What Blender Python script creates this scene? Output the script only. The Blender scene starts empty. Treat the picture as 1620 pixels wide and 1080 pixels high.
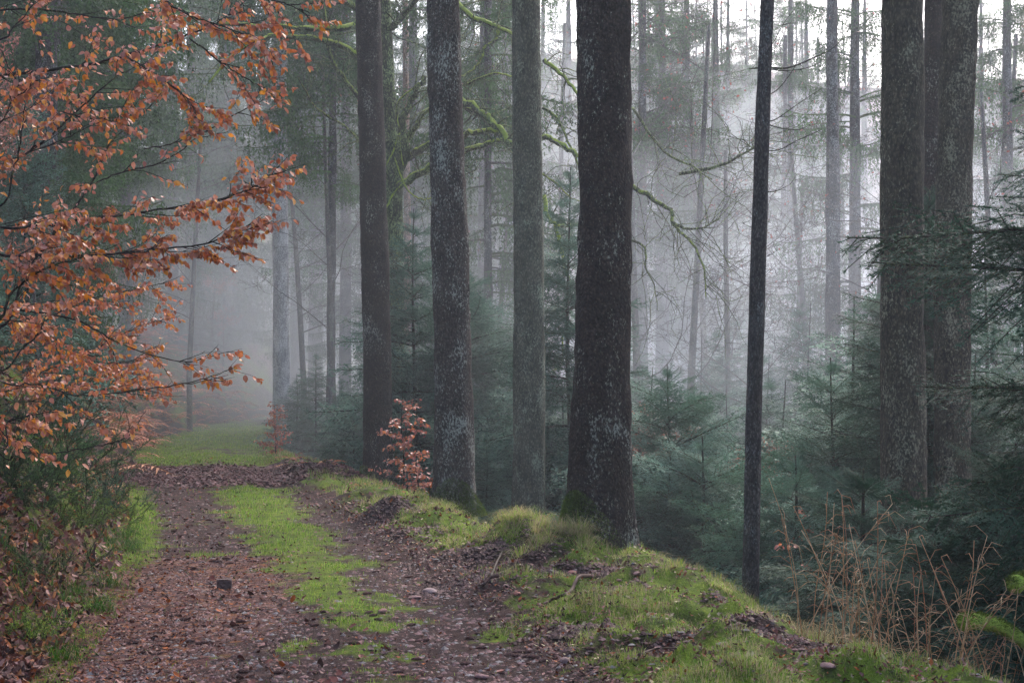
import bpy, math, random
import numpy as np
from mathutils import Vector
R = math.radians
rng = np.random.default_rng(7)
random.seed(7)
S = bpy.context.scene
C = S.collection

# ------------------------------------------------------------------ camera, sky, sun, exposure
CAM_Z = 1.6
F = 2250.0           # focal length in photo pixels (1620 wide)
HOR = 620.0          # horizon row of the photo
cam = bpy.data.cameras.new('camera')
cam.sensor_width = 36.0
cam.lens = 50.0
cam.shift_y = (HOR - 540.0) / 1620.0
cam.clip_start = 0.1
cam.clip_end = 1500
camo = bpy.data.objects.new('camera', cam)
camo.location = (0, 0, CAM_Z)
camo.rotation_euler = (R(90), 0, 0)
C.objects.link(camo)
S.camera = camo
SUN_EL, SUN_AZ = 46, 18     # azimuth clockwise from +Y (behind the wood, a little to the right)
w = bpy.data.worlds.new('World')
S.world = w
w.use_nodes = True
nt = w.node_tree
bg = nt.nodes['Background']
sky = nt.nodes.new('ShaderNodeTexSky')
sky.sky_type = 'NISHITA'
sky.sun_disc = False
sky.sun_elevation = R(SUN_EL)
sky.sun_rotation = R(SUN_AZ)
sky.dust_density = 4.0
sky.air_density = 1.0
hsv = nt.nodes.new('ShaderNodeHueSaturation')
hsv.inputs['Saturation'].default_value = 1.1      # an overcast, almost colourless sky
nt.links.new(sky.outputs[0], hsv.inputs['Color'])
nt.links.new(hsv.outputs[0], bg.inputs[0])
bg.inputs[1].default_value = 0.13
sl = bpy.data.lights.new('sun', 'SUN')
sl.energy = 1.5
sl.angle = R(35)
sl.color = (1.0, 0.99, 0.98)
so = bpy.data.objects.new('sun', sl)
so.location = (0, 20, 40)
so.rotation_euler = (R(90 - SUN_EL), 0, R(180 - SUN_AZ))
C.objects.link(so)
S.view_settings.view_transform = 'Standard'
S.view_settings.look = 'None'
S.view_settings.gamma = 1
S.view_settings.use_curve_mapping = False
S.view_settings.exposure = 2.0
S.cycles.volume_bounces = 4
S.cycles.max_bounces = 7
S.cycles.diffuse_bounces = 3
S.cycles.glossy_bounces = 2
S.cycles.transmission_bounces = 4
S.cycles.transparent_max_bounces = 8
S.cycles.use_denoising = True

HAZE_DENSITY = 0.0015
MIST_DENSITY = 0.0120

# ------------------------------------------------------------------ small helpers
def W(px, py, d):
    """world point seen at photo pixel (px, py) at distance d"""
    return np.array([(px - 810.0) * d / F, d, CAM_Z - (py - HOR) * d / F])

def hash2(ix, iy, s):
    h = (ix.astype(np.int64) * 374761393 + iy.astype(np.int64) * 668265263 + s * 974634777) & 0xffffffff
    h = ((h ^ (h >> 13)) * 1274126177) & 0xffffffff
    return ((h ^ (h >> 16)) & 0xffff) / 65535.0

def vn(x, y, s=0):
    ix = np.floor(x); iy = np.floor(y)
    fx = x - ix; fy = y - iy
    fx = fx * fx * (3 - 2 * fx); fy = fy * fy * (3 - 2 * fy)
    a = hash2(ix, iy, s); b = hash2(ix + 1, iy, s); c = hash2(ix, iy + 1, s); d = hash2(ix + 1, iy + 1, s)
    return (a * (1 - fx) + b * fx) * (1 - fy) + (c * (1 - fx) + d * fx) * fy

def fbm(x, y, s=0, o=4):
    r = 0; a = 0.5; t = 0
    for i in range(o):
        r = r + a * vn(x * 2 ** i, y * 2 ** i, s + i * 17); t += a; a *= 0.5
    return r / t

def ss(a, b, x):
    t = np.clip((x - a) / (b - a), 0, 1)
    return t * t * (3 - 2 * t)

def nrm(v):
    return v / np.maximum(np.linalg.norm(v, axis=-1, keepdims=True), 1e-9)

class Geo:
    """collects triangles (with a colour per vertex and a material index per triangle)"""
    def __init__(s):
        s.v = []; s.t = []; s.c = []; s.m = []; s.n = 0
    def add(s, v, t, c=(1, 1, 1), m=0):
        v = np.asarray(v, float).reshape(-1, 3); t = np.asarray(t, int).reshape(-1, 3)
        c = np.asarray(c, float)
        if c.ndim == 1: c = np.tile(c, (len(v), 1))
        s.v.append(v); s.t.append(t + s.n); s.c.append(c); s.m.append(np.full(len(t), m)); s.n += len(v)
        return s
    def arrays(s):
        return np.concatenate(s.v), np.concatenate(s.t), np.concatenate(s.c), np.concatenate(s.m)
    def addgeo(s, arr, M=None, off=None, tint=None):
        v, t, c, m = arr
        if M is not None: v = v @ np.asarray(M).T
        if off is not None: v = v + off
        if tint is not None: c = c * tint
        s.v.append(v); s.t.append(t + s.n); s.c.append(c); s.m.append(m); s.n += len(v)
    def mesh(s, name, mats, smooth=True):
        v, t, c, m = s.arrays()
        return mk_mesh(name, v, t, c, m, mats, smooth)

def mk_mesh(name, v, t, c, m, mats, smooth=True):
    me = bpy.data.meshes.new(name)
    me.vertices.add(len(v)); me.vertices.foreach_set('co', np.ascontiguousarray(v, np.float32).ravel())
    k = t.shape[1]
    me.loops.add(t.size); me.loops.foreach_set('vertex_index', t.astype(np.int32).ravel())
    me.polygons.add(len(t))
    me.polygons.foreach_set('loop_start', np.arange(0, t.size, k, dtype=np.int32))
    if m is not None: me.polygons.foreach_set('material_index', np.asarray(m, np.int32))
    me.polygons.foreach_set('use_smooth', np.full(len(t), smooth))
    me.update(calc_edges=True)
    if c is not None:
        a = me.color_attributes.new('col', 'FLOAT_COLOR', 'POINT')
        cc = np.ones((len(v), 4), np.float32); cc[:, :c.shape[1]] = c
        a.data.foreach_set('color', cc.ravel())
    for x in mats: me.materials.append(x)
    return me

def link(name, me, parent=None, loc=None):
    o = bpy.data.objects.new(name, me)
    C.objects.link(o)
    if parent is not None: o.parent = parent
    if loc is not None: o.location = [float(q) for q in loc]
    return o

def tag(o, label=None, cat=None, group=None, kind=None):
    if label: o['label'] = label
    if cat: o['category'] = cat
    if group: o['group'] = group
    if kind: o['kind'] = kind
    return o

def thing(name, loc, label, cat, group=None, rz=0.0):
    o = bpy.data.objects.new(name, None)
    o.empty_display_size = 0.2
    C.objects.link(o)
    o.location = [float(q) for q in loc]; o.rotation_euler = (0, 0, rz)
    return tag(o, label, cat, group)

def rotz(a):
    c, s = math.cos(a), math.sin(a)
    return np.array([[c, -s, 0], [s, c, 0], [0, 0, 1.0]])
def roty(a):
    c, s = math.cos(a), math.sin(a)
    return np.array([[c, 0, s], [0, 1, 0], [-s, 0, c]])
def rotx(a):
    c, s = math.cos(a), math.sin(a)
    return np.array([[1, 0, 0], [0, c, -s], [0, s, c]])

def smooth_pts(P, n):
    """Catmull-Rom through the rows of P"""
    P = np.asarray(P, float)
    Q = np.vstack([2 * P[0] - P[1], P, 2 * P[-1] - P[-2]])
    out = []
    for i in range(len(P) - 1):
        p0, p1, p2, p3 = Q[i:i + 4]
        t = np.linspace(0, 1, n, endpoint=False)[:, None]
        out.append(0.5 * (2 * p1 + (p2 - p0) * t + (2 * p0 - 5 * p1 + 4 * p2 - p3) * t ** 2 + (3 * p1 - p0 - 3 * p2 + p3) * t ** 3))
    out.append(P[-1:])
    return np.vstack(out)

def tube(P, r, sides=6, rough=0.0, seed=0):
    P = np.asarray(P, float); n = len(P)
    r = np.broadcast_to(np.asarray(r, float), (n,))
    T = nrm(np.gradient(P, axis=0))
    ref = np.array([0.31, 0.9, 0.2]); ref = np.where(np.abs(T @ nrm(ref))[:, None] > 0.95, np.array([0, 0, 1.0]), ref)
    U = nrm(np.cross(T, ref)); V = np.cross(T, U)
    a = np.arange(sides) * 2 * np.pi / sides
    rr = r[:, None]
    if rough:
        q = np.random.default_rng(seed).uniform(-1, 1, (n, sides))
        rr = rr * (1 + rough * q)
    else:
        rr = np.repeat(rr, sides, 1)
    v = P[:, None] + rr[..., None] * (np.cos(a)[None, :, None] * U[:, None] + np.sin(a)[None, :, None] * V[:, None])
    i = np.arange(n - 1)[:, None] * sides; j = np.arange(sides)[None]; k = (j + 1) % sides
    A = (i + j).ravel(); B = (i + k).ravel(); D = A + sides; E = B + sides
    t = np.concatenate([np.stack([A, B, E], 1), np.stack([A, E, D], 1)])
    v = np.concatenate([v.reshape(-1, 3), P[-1:], P[:1]])
    e = n * sides; jj = np.arange(sides); l = (n - 1) * sides
    t = np.concatenate([t, np.stack([l + jj, l + (jj + 1) % sides, np.full(sides, e)], 1), np.stack([(jj + 1) % sides, jj, np.full(sides, e + 1)], 1)])
    return v, t

def prisms(p0, p1, r0, r1):
    """many thin three-sided twigs at once"""
    p0 = np.asarray(p0, float); p1 = np.asarray(p1, float); n = len(p0)
    d = nrm(p1 - p0); ref = np.where(np.abs(d[:, 2:]) > 0.9, [[1.0, 0, 0]], [[0, 0, 1.0]])
    u = nrm(np.cross(d, ref)); v = np.cross(d, u)
    r0 = np.broadcast_to(np.asarray(r0, float), (n,))[:, None]; r1 = np.broadcast_to(np.asarray(r1, float), (n,))[:, None]
    V = []
    for (p, r) in ((p0, r0), (p1, r1)):
        for k in range(3):
            a = k * 2 * math.pi / 3
            V.append(p + r * (math.cos(a) * u + math.sin(a) * v))
    V = np.stack(V, 1).reshape(-1, 3)
    b = np.arange(n)[:, None] * 6
    f = np.array([[0, 1, 4], [0, 4, 3], [1, 2, 5], [1, 5, 4], [2, 0, 3], [2, 3, 5]])
    return V, (b[:, :, None] + f[None]).reshape(-1, 3)

def needles(P0, P1, per_m, ln, wd, mode='flat', g=rng, fwd=0.55):
    P0 = np.asarray(P0, float); P1 = np.asarray(P1, float)
    L = np.linalg.norm(P1 - P0, axis=1)
    cnt = np.maximum(1, (L * per_m + g.random(len(L))).astype(int))
    idx = np.repeat(np.arange(len(L)), cnt)
    t = g.random(len(idx))[:, None]
    D = nrm(P1 - P0)[idx]
    b = P0[idx] * (1 - t) + P1[idx] * t
    n = len(idx)
    up = np.array([0, 0, 1.0])
    if mode == 'flat':
        s = nrm(np.cross(D, up) + 1e-4) * g.choice([-1, 1], n)[:, None]
        nd = nrm(D * fwd + s * 0.85 + up * g.uniform(-0.12, 0.45, n)[:, None] + g.normal(0, 0.1, (n, 3)))
        wv = nrm(np.cross(nd, up) + g.normal(0, 0.25, (n, 3)))
    else:
        q = nrm(g.normal(size=(n, 3))); q = nrm(q - D * (q * D).sum(1)[:, None])
        nd = nrm(D * fwd + q * 0.8)
        wv = nrm(np.cross(nd, g.normal(size=(n, 3))))
    l = ln * g.uniform(0.7, 1.15, n)[:, None]
    ww = wd * 0.5
    V = np.stack([b - wv * ww, b + wv * ww, b + nd * l], 1).reshape(-1, 3)
    return V, np.arange(3 * n).reshape(-1, 3), idx

# ------------------------------------------------------------------ materials
def new_mat(name):
    m = bpy.data.materials.new(name); m.use_nodes = True
    n = m.node_tree.nodes; b = n['Principled BSDF']
    return m, n, m.node_tree.links, b

def node(n, t, **k):
    x = n.new(t)
    for a, v in k.items(): setattr(x, a, v)
    return x

def ramp(n, stops, interp='LINEAR'):
    r = n.new('ShaderNodeValToRGB'); r.color_ramp.interpolation = interp
    e = r.color_ramp.elements
    while len(e) < len(stops): e.new(0.5)
    for i, (p, c) in enumerate(stops):
        e[i].position = p
        e[i].color = (c, c, c, 1) if not hasattr(c, '__len__') else (*c, 1)
    return r

def noise(n, l, scale, detail=5, rough=0.6, vec=None, dist=0.0):
    t = n.new('ShaderNodeTexNoise'); t.inputs['Scale'].default_value = scale
    t.inputs['Detail'].default_value = detail; t.inputs['Roughness'].default_value = rough; t.inputs['Distortion'].default_value = dist
    if vec is not None: l.new(vec, t.inputs['Vector'])
    return t

def mapping(n, l, src, scale):
    m = n.new('ShaderNodeMapping'); m.inputs['Scale'].default_value = scale
    l.new(src, m.inputs['Vector']); return m.outputs[0]

def mixc(n, l, fac, a, b, mode='MIX'):
    m = n.new('ShaderNodeMix'); m.data_type = 'RGBA'; m.blend_type = mode
    for sock, val in ((m.inputs[0], fac), (m.inputs[6], a), (m.inputs[7], b)):
        if hasattr(val, 'is_linked'): l.new(val, sock)
        elif isinstance(val, (int, float)): sock.default_value = val
        else: sock.default_value = (*val, 1)
    return m.outputs[2]

def leafy(name, rough=0.5, trans=0.25, spec=0.5, var=0.35, scale=6.0):
    """foliage: the colour comes from the mesh, with a little mottling and light coming through"""
    m, n, l, b = new_mat(name)
    a = node(n, 'ShaderNodeAttribute', attribute_name='col')
    tc = n.new('ShaderNodeTexCoord')
    no = noise(n, l, scale, 3, 0.6, tc.outputs['Object'])
    rp = ramp(n, [(0.3, 1 - var), (0.7, 1 + var)]); l.new(no.outputs[0], rp.inputs[0])
    col = mixc(n, l, 1.0, a.outputs['Color'], rp.outputs[0], 'MULTIPLY')
    l.new(col, b.inputs['Base Color'])
    b.inputs['Roughness'].default_value = rough
    b.inputs['Specular IOR Level'].default_value = spec
    if trans > 0:
        tr = n.new('ShaderNodeBsdfTranslucent'); l.new(col, tr.inputs[0])
        mx = n.new('ShaderNodeMixShader'); mx.inputs[0].default_value = trans
        l.new(b.outputs[0], mx.inputs[1]); l.new(tr.outputs[0], mx.inputs[2])
        l.new(mx.outputs[0], n['Material Output'].inputs[0])
    return m

def bark(name, dark, mid, lich, amount, scale=1.0, moss=(0.07, 0.11, 0.02), zs=0.45, bump=0.6, rough=0.85):
    m, n, l, b = new_mat(name)
    tc = n.new('ShaderNodeTexCoord'); oi = n.new('ShaderNodeObjectInfo')
    ofs = n.new('ShaderNodeVectorMath'); ofs.operation = 'ADD'
    l.new(tc.outputs['Object'], ofs.inputs[0]); l.new(oi.outputs['Random'], ofs.inputs[1])
    vec = mapping(n, l, ofs.outputs[0], (1, 1, zs))
    n1 = noise(n, l, 28 * scale, 8, 0.7, vec, 0.4)
    vo = node(n, 'ShaderNodeTexVoronoi'); vo.inputs['Scale'].default_value = 42 * scale; l.new(vec, vo.inputs['Vector'])
    n4 = noise(n, l, 5 * scale, 4, 0.6, vec)
    r1 = ramp(n, [(0.36, dark), (0.62, mid)]); l.new(n1.outputs[0], r1.inputs[0])
    r4 = ramp(n, [(0.3, 0.65), (0.7, 1.35)]); l.new(n4.outputs[0], r4.inputs[0])
    c = mixc(n, l, 1.0, r1.outputs[0], r4.outputs[0], 'MULTIPLY')
    rpl = ramp(n, [(0.05, 1.45), (0.55, 0.55)]); l.new(vo.outputs['Distance'], rpl.inputs[0])
    c = mixc(n, l, 1.0, c, rpl.outputs[0], 'MULTIPLY')
    # lichen: crusts in patches, longer than wide
    vec2 = mapping(n, l, ofs.outputs[0], (1, 1, 0.55))
    n2 = noise(n, l, 48 * scale, 6, 0.75, vec2)
    n3 = noise(n, l, 3.2, 5, 0.65, vec2)
    ma = n.new('ShaderNodeMath'); ma.operation = 'MULTIPLY_ADD'; ma.inputs[1].default_value = 0.55
    at = node(n, 'ShaderNodeAttribute', attribute_name='col')
    sp = n.new('ShaderNodeSeparateColor'); l.new(at.outputs['Color'], sp.inputs[0])
    mb_ = n.new('ShaderNodeMath'); mb_.operation = 'MULTIPLY_ADD'; mb_.inputs[1].default_value = 0.075
    l.new(sp.outputs[1], mb_.inputs[0]); l.new(n2.outputs[0], mb_.inputs[2])
    l.new(n3.outputs[0], ma.inputs[0]); l.new(mb_.outputs[0], ma.inputs[2])
    r2 = ramp(n, [(0.93 - amount, 0.0), (0.985 - amount, 1.0)]); l.new(ma.outputs[0], r2.inputs[0])
    c = mixc(n, l, r2.outputs[0], c, lich)
    # moss where the mesh says so
    n5 = noise(n, l, 14, 5, 0.65, ofs.outputs[0])
    mm = n.new('ShaderNodeMath'); mm.operation = 'ADD'; l.new(sp.outputs[0], mm.inputs[0]); l.new(n5.outputs[0], mm.inputs[1])
    r5 = ramp(n, [(0.0, 0.0), (0.98, 0.0), (1.0, 1.0)])
    m2 = n.new('ShaderNodeMath'); m2.operation = 'MULTIPLY'; m2.inputs[1].default_value = 0.82; l.new(mm.outputs[0], m2.inputs[0])
    r5 = ramp(n, [(0.66, 0.0), (0.84, 1.0)]); l.new(m2.outputs[0], r5.inputs[0])
    n6 = noise(n, l, 60, 4, 0.6, ofs.outputs[0])
    r6 = ramp(n, [(0.3, [q * 0.45 for q in moss]), (0.7, moss)]); l.new(n6.outputs[0], r6.inputs[0])
    c = mixc(n, l, r5.outputs[0], c, r6.outputs[0])
    l.new(c, b.inputs['Base Color'])
    b.inputs['Roughness'].default_value = rough
    b.inputs['Specular IOR Level'].default_value = 0.12
    h = n.new('ShaderNodeMath'); h.operation = 'MULTIPLY_ADD'; h.inputs[1].default_value = 0.6
    l.new(vo.outputs['Distance'], h.inputs[0]); l.new(n1.outputs[0], h.inputs[2])
    bp = n.new('ShaderNodeBump'); bp.inputs['Strength'].default_value = bump; bp.inputs['Distance'].default_value = 0.03
    l.new(h.outputs[0], bp.inputs['Height']); l.new(bp.outputs[0], b.inputs['Normal'])
    return m

M_BARK_DARK = bark('bark_dark', (0.012, 0.0085, 0.007), (0.056, 0.037, 0.029), (0.22, 0.22, 0.18), 0.050, zs=0.75, bump=0.8)
M_BARK_LICHEN = bark('bark_lichen', (0.024, 0.018, 0.015), (0.090, 0.066, 0.054), (0.26, 0.26, 0.22), 0.095, zs=0.65, bump=0.8)
M_BARK_GREY = bark('bark_grey', (0.046, 0.045, 0.032), (0.13, 0.125, 0.085), (0.21, 0.23, 0.16), 0.09, zs=0.5)
M_BARK_OLIVE = bark('bark_olive', (0.022, 0.019, 0.012), (0.088, 0.070, 0.045), (0.19, 0.18, 0.12), 0.085, zs=0.5)
M_BARK_THIN = bark('bark_thin', (0.032, 0.027, 0.024), (0.095, 0.080, 0.072), (0.15, 0.16, 0.15), 0.06, scale=1.6)
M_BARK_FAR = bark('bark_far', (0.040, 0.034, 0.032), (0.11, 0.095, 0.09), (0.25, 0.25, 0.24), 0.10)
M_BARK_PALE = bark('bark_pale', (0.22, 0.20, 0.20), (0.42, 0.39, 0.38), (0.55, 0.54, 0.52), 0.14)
M_BARK_PINE = bark('bark_pine', (0.20, 0.09, 0.05), (0.42, 0.25, 0.17), (0.42, 0.36, 0.31), 0.12, zs=0.25)
M_BEECH = bark('beech_bark', (0.035, 0.040, 0.022), (0.085, 0.09, 0.05), (0.19, 0.24, 0.10), 0.14, scale=0.7, moss=(0.33, 0.42, 0.06), zs=0.3, bump=0.25)
M_TWIG_DARK = bark('twig_dark', (0.014, 0.012, 0.011), (0.045, 0.036, 0.03), (0.10, 0.12, 0.05), 0.10, scale=1.5, bump=0.2)
M_TWIG_GREY = bark('twig_grey', (0.06, 0.05, 0.045), (0.16, 0.13, 0.12), (0.25, 0.27, 0.19), 0.10, scale=1.2, bump=0.2)
M_NEEDLE = leafy('fir_needles', 0.6, 0.18, 0.10, 0.35, 2.5)
M_SPRUCE = leafy('spruce_needles', 0.7, 0.18, 0.08, 0.4, 0.8)
M_LEAF = leafy('beech_leaf', 0.36, 0.30, 0.55, 0.25, 30.0)
M_LITTER = leafy('leaf_litter', 0.6, 0.08, 0.10, 0.3, 40.0)
M_GRASS = leafy('grass_blades', 0.7, 0.40, 0.05, 0.25, 3.0)
M_STRAW = leafy('dry_stalk', 0.6, 0.15, 0.3, 0.3, 25.0)

def ground_mat():
    m, n, l, b = new_mat('forest_soil')
    tc = n.new('ShaderNodeTexCoord'); P = tc.outputs['Object']
    at = node(n, 'ShaderNodeAttribute', attribute_name='col')     # r green, g litter, b wet/dark soil
    sp = n.new('ShaderNodeSeparateColor'); l.new(at.outputs['Color'], sp.inputs[0])
    # soil
    a1 = noise(n, l, 7, 10, 0.72, P); a2 = noise(n, l, 55, 6, 0.75, P)
    r1 = ramp(n, [(0.30, (0.014, 0.007, 0.006)), (0.52, (0.046, 0.023, 0.020)), (0.72, (0.090, 0.050, 0.043))]); l.new(a1.outputs[0], r1.inputs[0])
    r2 = ramp(n, [(0.32, 0.45), (0.68, 1.5)]); l.new(a2.outputs[0], r2.inputs[0])
    soil = mixc(n, l, 1.0, r1.outputs[0], r2.outputs[0], 'MULTIPLY')
    # litter: leaf sized cells
    wv = noise(n, l, 9, 3, 0.6, P)
    wm = n.new('ShaderNodeVectorMath'); wm.operation = 'MULTIPLY_ADD'; wm.inputs[1].default_value = (0.08, 0.08, 0.08)
    l.new(wv.outputs['Color'], wm.inputs[0]); l.new(P, wm.inputs[2])
    vo = node(n, 'ShaderNodeTexVoronoi'); vo.inputs['Scale'].default_value = 17; l.new(wm.outputs[0], vo.inputs['Vector'])
    rv = n.new('ShaderNodeSeparateColor'); l.new(vo.outputs['Color'], rv.inputs[0])
    r3 = ramp(n, [(0.0, (0.030, 0.014, 0.013)), (0.35, (0.08, 0.034, 0.028)), (0.65, (0.13, 0.062, 0.052)), (0.9, (0.19, 0.075, 0.03)), (1.0, (0.22, 0.14, 0.12))]); l.new(rv.outputs[0], r3.inputs[0])
    lit = mixc(n, l, 1.0, r3.outputs[0], r2.outputs[0], 'MULTIPLY')
    # moss and thatch below the blades
    g1 = noise(n, l, 5, 8, 0.7, P); g2 = noise(n, l, 90, 4, 0.7, P)
    r4 = ramp(n, [(0.30, (0.040, 0.042, 0.014)), (0.5, (0.085, 0.125, 0.010)), (0.7, (0.17, 0.22, 0.020))]); l.new(g1.outputs[0], r4.inputs[0])
    r5 = ramp(n, [(0.3, 0.4), (0.7, 1.5)]); l.new(g2.outputs[0], r5.inputs[0])
    gr = mixc(n, l, 1.0, r4.outputs[0], r5.outputs[0], 'MULTIPLY')
    def soft(src, sc, lo, hi):
        q = noise(n, l, sc, 6, 0.7, P)
        s = n.new('ShaderNodeMath'); s.operation = 'ADD'; l.new(src, s.inputs[0]); l.new(q.outputs[0], s.inputs[1])
        h = n.new('ShaderNodeMath'); h.operation = 'MULTIPLY'; h.inputs[1].default_value = 0.5; l.new(s.outputs[0], h.inputs[0])
        r = ramp(n, [(lo, 0.0), (hi, 1.0)]); l.new(h.outputs[0], r.inputs[0]); return r.outputs[0]
    c = mixc(n, l, soft(sp.outputs[1], 16, 0.45, 0.56), soil, lit)
    c = mixc(n, l, soft(sp.outputs[0], 12, 0.44, 0.58), c, gr)
    l.new(c, b.inputs['Base Color'])
    b.inputs['Roughness'].default_value = 0.85
    b.inputs['Specular IOR Level'].default_value = 0.08
    h1 = n.new('ShaderNodeMath'); h1.operation = 'MULTIPLY_ADD'; h1.inputs[1].default_value = 0.5
    l.new(rv.outputs[1], h1.inputs[0]); l.new(a2.outputs[0], h1.inputs[2])
    h2 = n.new('ShaderNodeMath'); h2.operation = 'ADD'; l.new(h1.outputs[0], h2.inputs[0]); l.new(a1.outputs[0], h2.inputs[1])
    bp = n.new('ShaderNodeBump'); bp.inputs['Strength'].default_value = 0.8; bp.inputs['Distance'].default_value = 0.03
    l.new(h2.outputs[0], bp.inputs['Height']); l.new(bp.outputs[0], b.inputs['Normal'])
    return m
M_GROUND = ground_mat()

def stone_mat():
    m, n, l, b = new_mat('sandstone')
    tc = n.new('ShaderNodeTexCoord'); oi = n.new('ShaderNodeObjectInfo')
    a = node(n, 'ShaderNodeAttribute', attribute_name='col')
    q = noise(n, l, 14, 7, 0.7, tc.outputs['Object'])
    r = ramp(n, [(0.3, 0.5), (0.7, 1.4)]); l.new(q.outputs[0], r.inputs[0])
    c = mixc(n, l, 1.0, a.outputs['Color'], r.outputs[0], 'MULTIPLY')
    l.new(c, b.inputs['Base Color']); b.inputs['Roughness'].default_value = 0.7; b.inputs['Specular IOR Level'].default_value = 0.15
    bp = n.new('ShaderNodeBump'); bp.inputs['Strength'].default_value = 0.5; bp.inputs['Distance'].default_value = 0.01
    l.new(q.outputs[0], bp.inputs['Height']); l.new(bp.outputs[0], b.inputs['Normal'])
    return m
M_STONE = stone_mat()

# ------------------------------------------------------------------ terrain
def curve(pts):
    a = np.array(pts, float)
    return lambda y: np.interp(y, a[:, 0], a[:, 1])
Lc = curve([(-12, -2.0), (5, -2.3), (8.4, -2.85), (10, -3.1), (12, -3.45), (15.7, -4.3), (20, -5.5), (25.7, -7.1), (31, -8.1), (38, -10.0), (45, -11.3), (52, -11.6), (62, -11.0), (80, -7.5), (110, 0), (300, 60)])
Rc = curve([(-12, 0.9), (5, 0.9), (7.8, 0.35), (9.5, -0.02), (11.6, -0.55), (14.4, -1.2), (21, -2.9), (24, -3.8), (30, -5.0), (40, -7.2), (50, -8.9), (62, -8.3), (80, -4.2), (110, 3.5), (300, 63)])
Cc = curve([(-12, 3.0), (5, 2.6), (7.2, 2.4), (8.2, 1.95), (9.0, 1.62), (10.6, 1.32), (12.0, 1.25), (13.4, 1.15), (15, 0.1), (16.4, -0.72), (20, -1.4), (24, -2.6), (28.8, -3.7), (34, -5.5), (42, -7.4), (50, -8.5), (62, -7.6), (80, -3.6), (110, 4), (300, 64)])
Sc = curve([(5, -0.5), (8, -0.72), (9.5, -0.95), (11.6, -1.55), (14.4, -2.15), (20, -3.5), (23.2, -4.35), (30, -6.2), (45, -9.6), (300, 62)])
MOUNDS = [(0.18, 13.2, 0.50, 0.45, 0.27), (0.62, 13.1, 0.25, 0.35, 0.12), (-0.75, 16.0, 0.5, 0.45, 0.13), (-1.35, 17.2, 0.55, 0.35, 0.17), (1.3, 11.2, 0.45, 0.5, 0.10),
          (1.5, 9.6, 0.4, 0.3, 0.07), (0.9, 10.2, 0.6, 0.3, 0.06), (-1.9, 20.0, 0.6, 0.5, 0.12), (-3.2, 25.5, 0.7, 0.7, 0.12), (1.5, 8.7, .45, .25, .07)]
PITS = [(0.35, 11.9, 0.55, 0.22, 0.10), (-0.15, 12.5, 0.35, 0.2, 0.07), (1.15, 11.7, 0.35, 0.18, 0.07), (1.35, 8.6, .5, .2, .05)]
def ground_z(x, y):
    x = np.asarray(x, float); y = np.asarray(y, float)
    L, Rr, Cr, Sx = Lc(y), Rc(y), Cc(y), Sc(y)
    far = ss(25, 60, y)
    n1 = fbm(x * 0.9, y * 0.9, 3, 4) - 0.5
    n2 = fbm(x * 4.5, y * 4.5, 9, 3) - 0.5
    onpath = ss(L - 0.1, L + 0.4, x) * (1 - ss(Rr - 0.3, Rr + 0.2, x))
    z = 0.09 * n1 + 0.035 * n2
    z = z * (1 - 0.45 * onpath) + 0.035 * np.exp(-((x - Sx) / 0.4) ** 2) * onpath - 0.03 * onpath
    verge = ss(Rr - 0.2, Rr + 0.5, x) * (1 - far)
    z = z + verge * (0.07 + 0.22 * (fbm(x * 1.7, y * 1.7, 21, 3) - 0.45) + 0.17 * (vn(x * 3.3, y * 3.3, 5) - 0.4) + 0.075 * (vn(x * 7.5, y * 7.5, 6) - 0.4))
    for (mx, my, sx, sy, h) in MOUNDS: z = z + h * np.exp(-((x - mx) / sx) ** 2 - ((y - my) / sy) ** 2)
    for (mx, my, sx, sy, h) in PITS: z = z - h * np.exp(-((x - mx) / sx) ** 2 - ((y - my) / sy) ** 2)
    # the drop to the valley on the right
    t = np.maximum(x - Cr, 0)
    drop = 0.50 * np.minimum(t, 0.9) ** 1.3 + 0.50 * np.maximum(t - 0.7, 0)
    drop = 7.0 * (1 - np.exp(-drop / 7.0)) * 1.0
    z = z - drop + ss(0.5, 3, t) * 0.7 * (fbm(x * 0.5, y * 0.5, 31, 4) - 0.5)
    # the bank on the left
    t = np.maximum(L - x, 0)
    rise = 1.12 * np.minimum(t, 3.0) * ss(0, 0.4, t) + 0.30 * np.maximum(t - 4.0, 0)
    z = z + np.minimum(rise, 16 + 0 * rise) + ss(0.2, 1.2, t) * (0.45 * (fbm(x * 1.3, y * 1.3, 41, 4) - 0.5))
    # the hill across the valley and the end of the valley
    ang = np.arctan2(x, np.maximum(y, 1)); d = np.hypot(x, y)
    k = ss(-0.16, 0.12, ang)
    z = z + k * 0.33 * np.maximum(d - 62, 0) * ss(62, 95, d) + (1 - k) * 0.10 * np.maximum(d - 70, 0)
    z = z + 0.55 * ss(33, 70, y) * (1 - k)
    z = z + ss(60, 120, d) * 5 * (fbm(x * 0.04, y * 0.04, 51, 3) - 0.5)
    return np.minimum(z, 46 + 3 * fbm(x * 0.03, y * 0.03, 61, 2))
def gz(x, y): return float(ground_z(np.array([x]), np.array([y]))[0])

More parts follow.
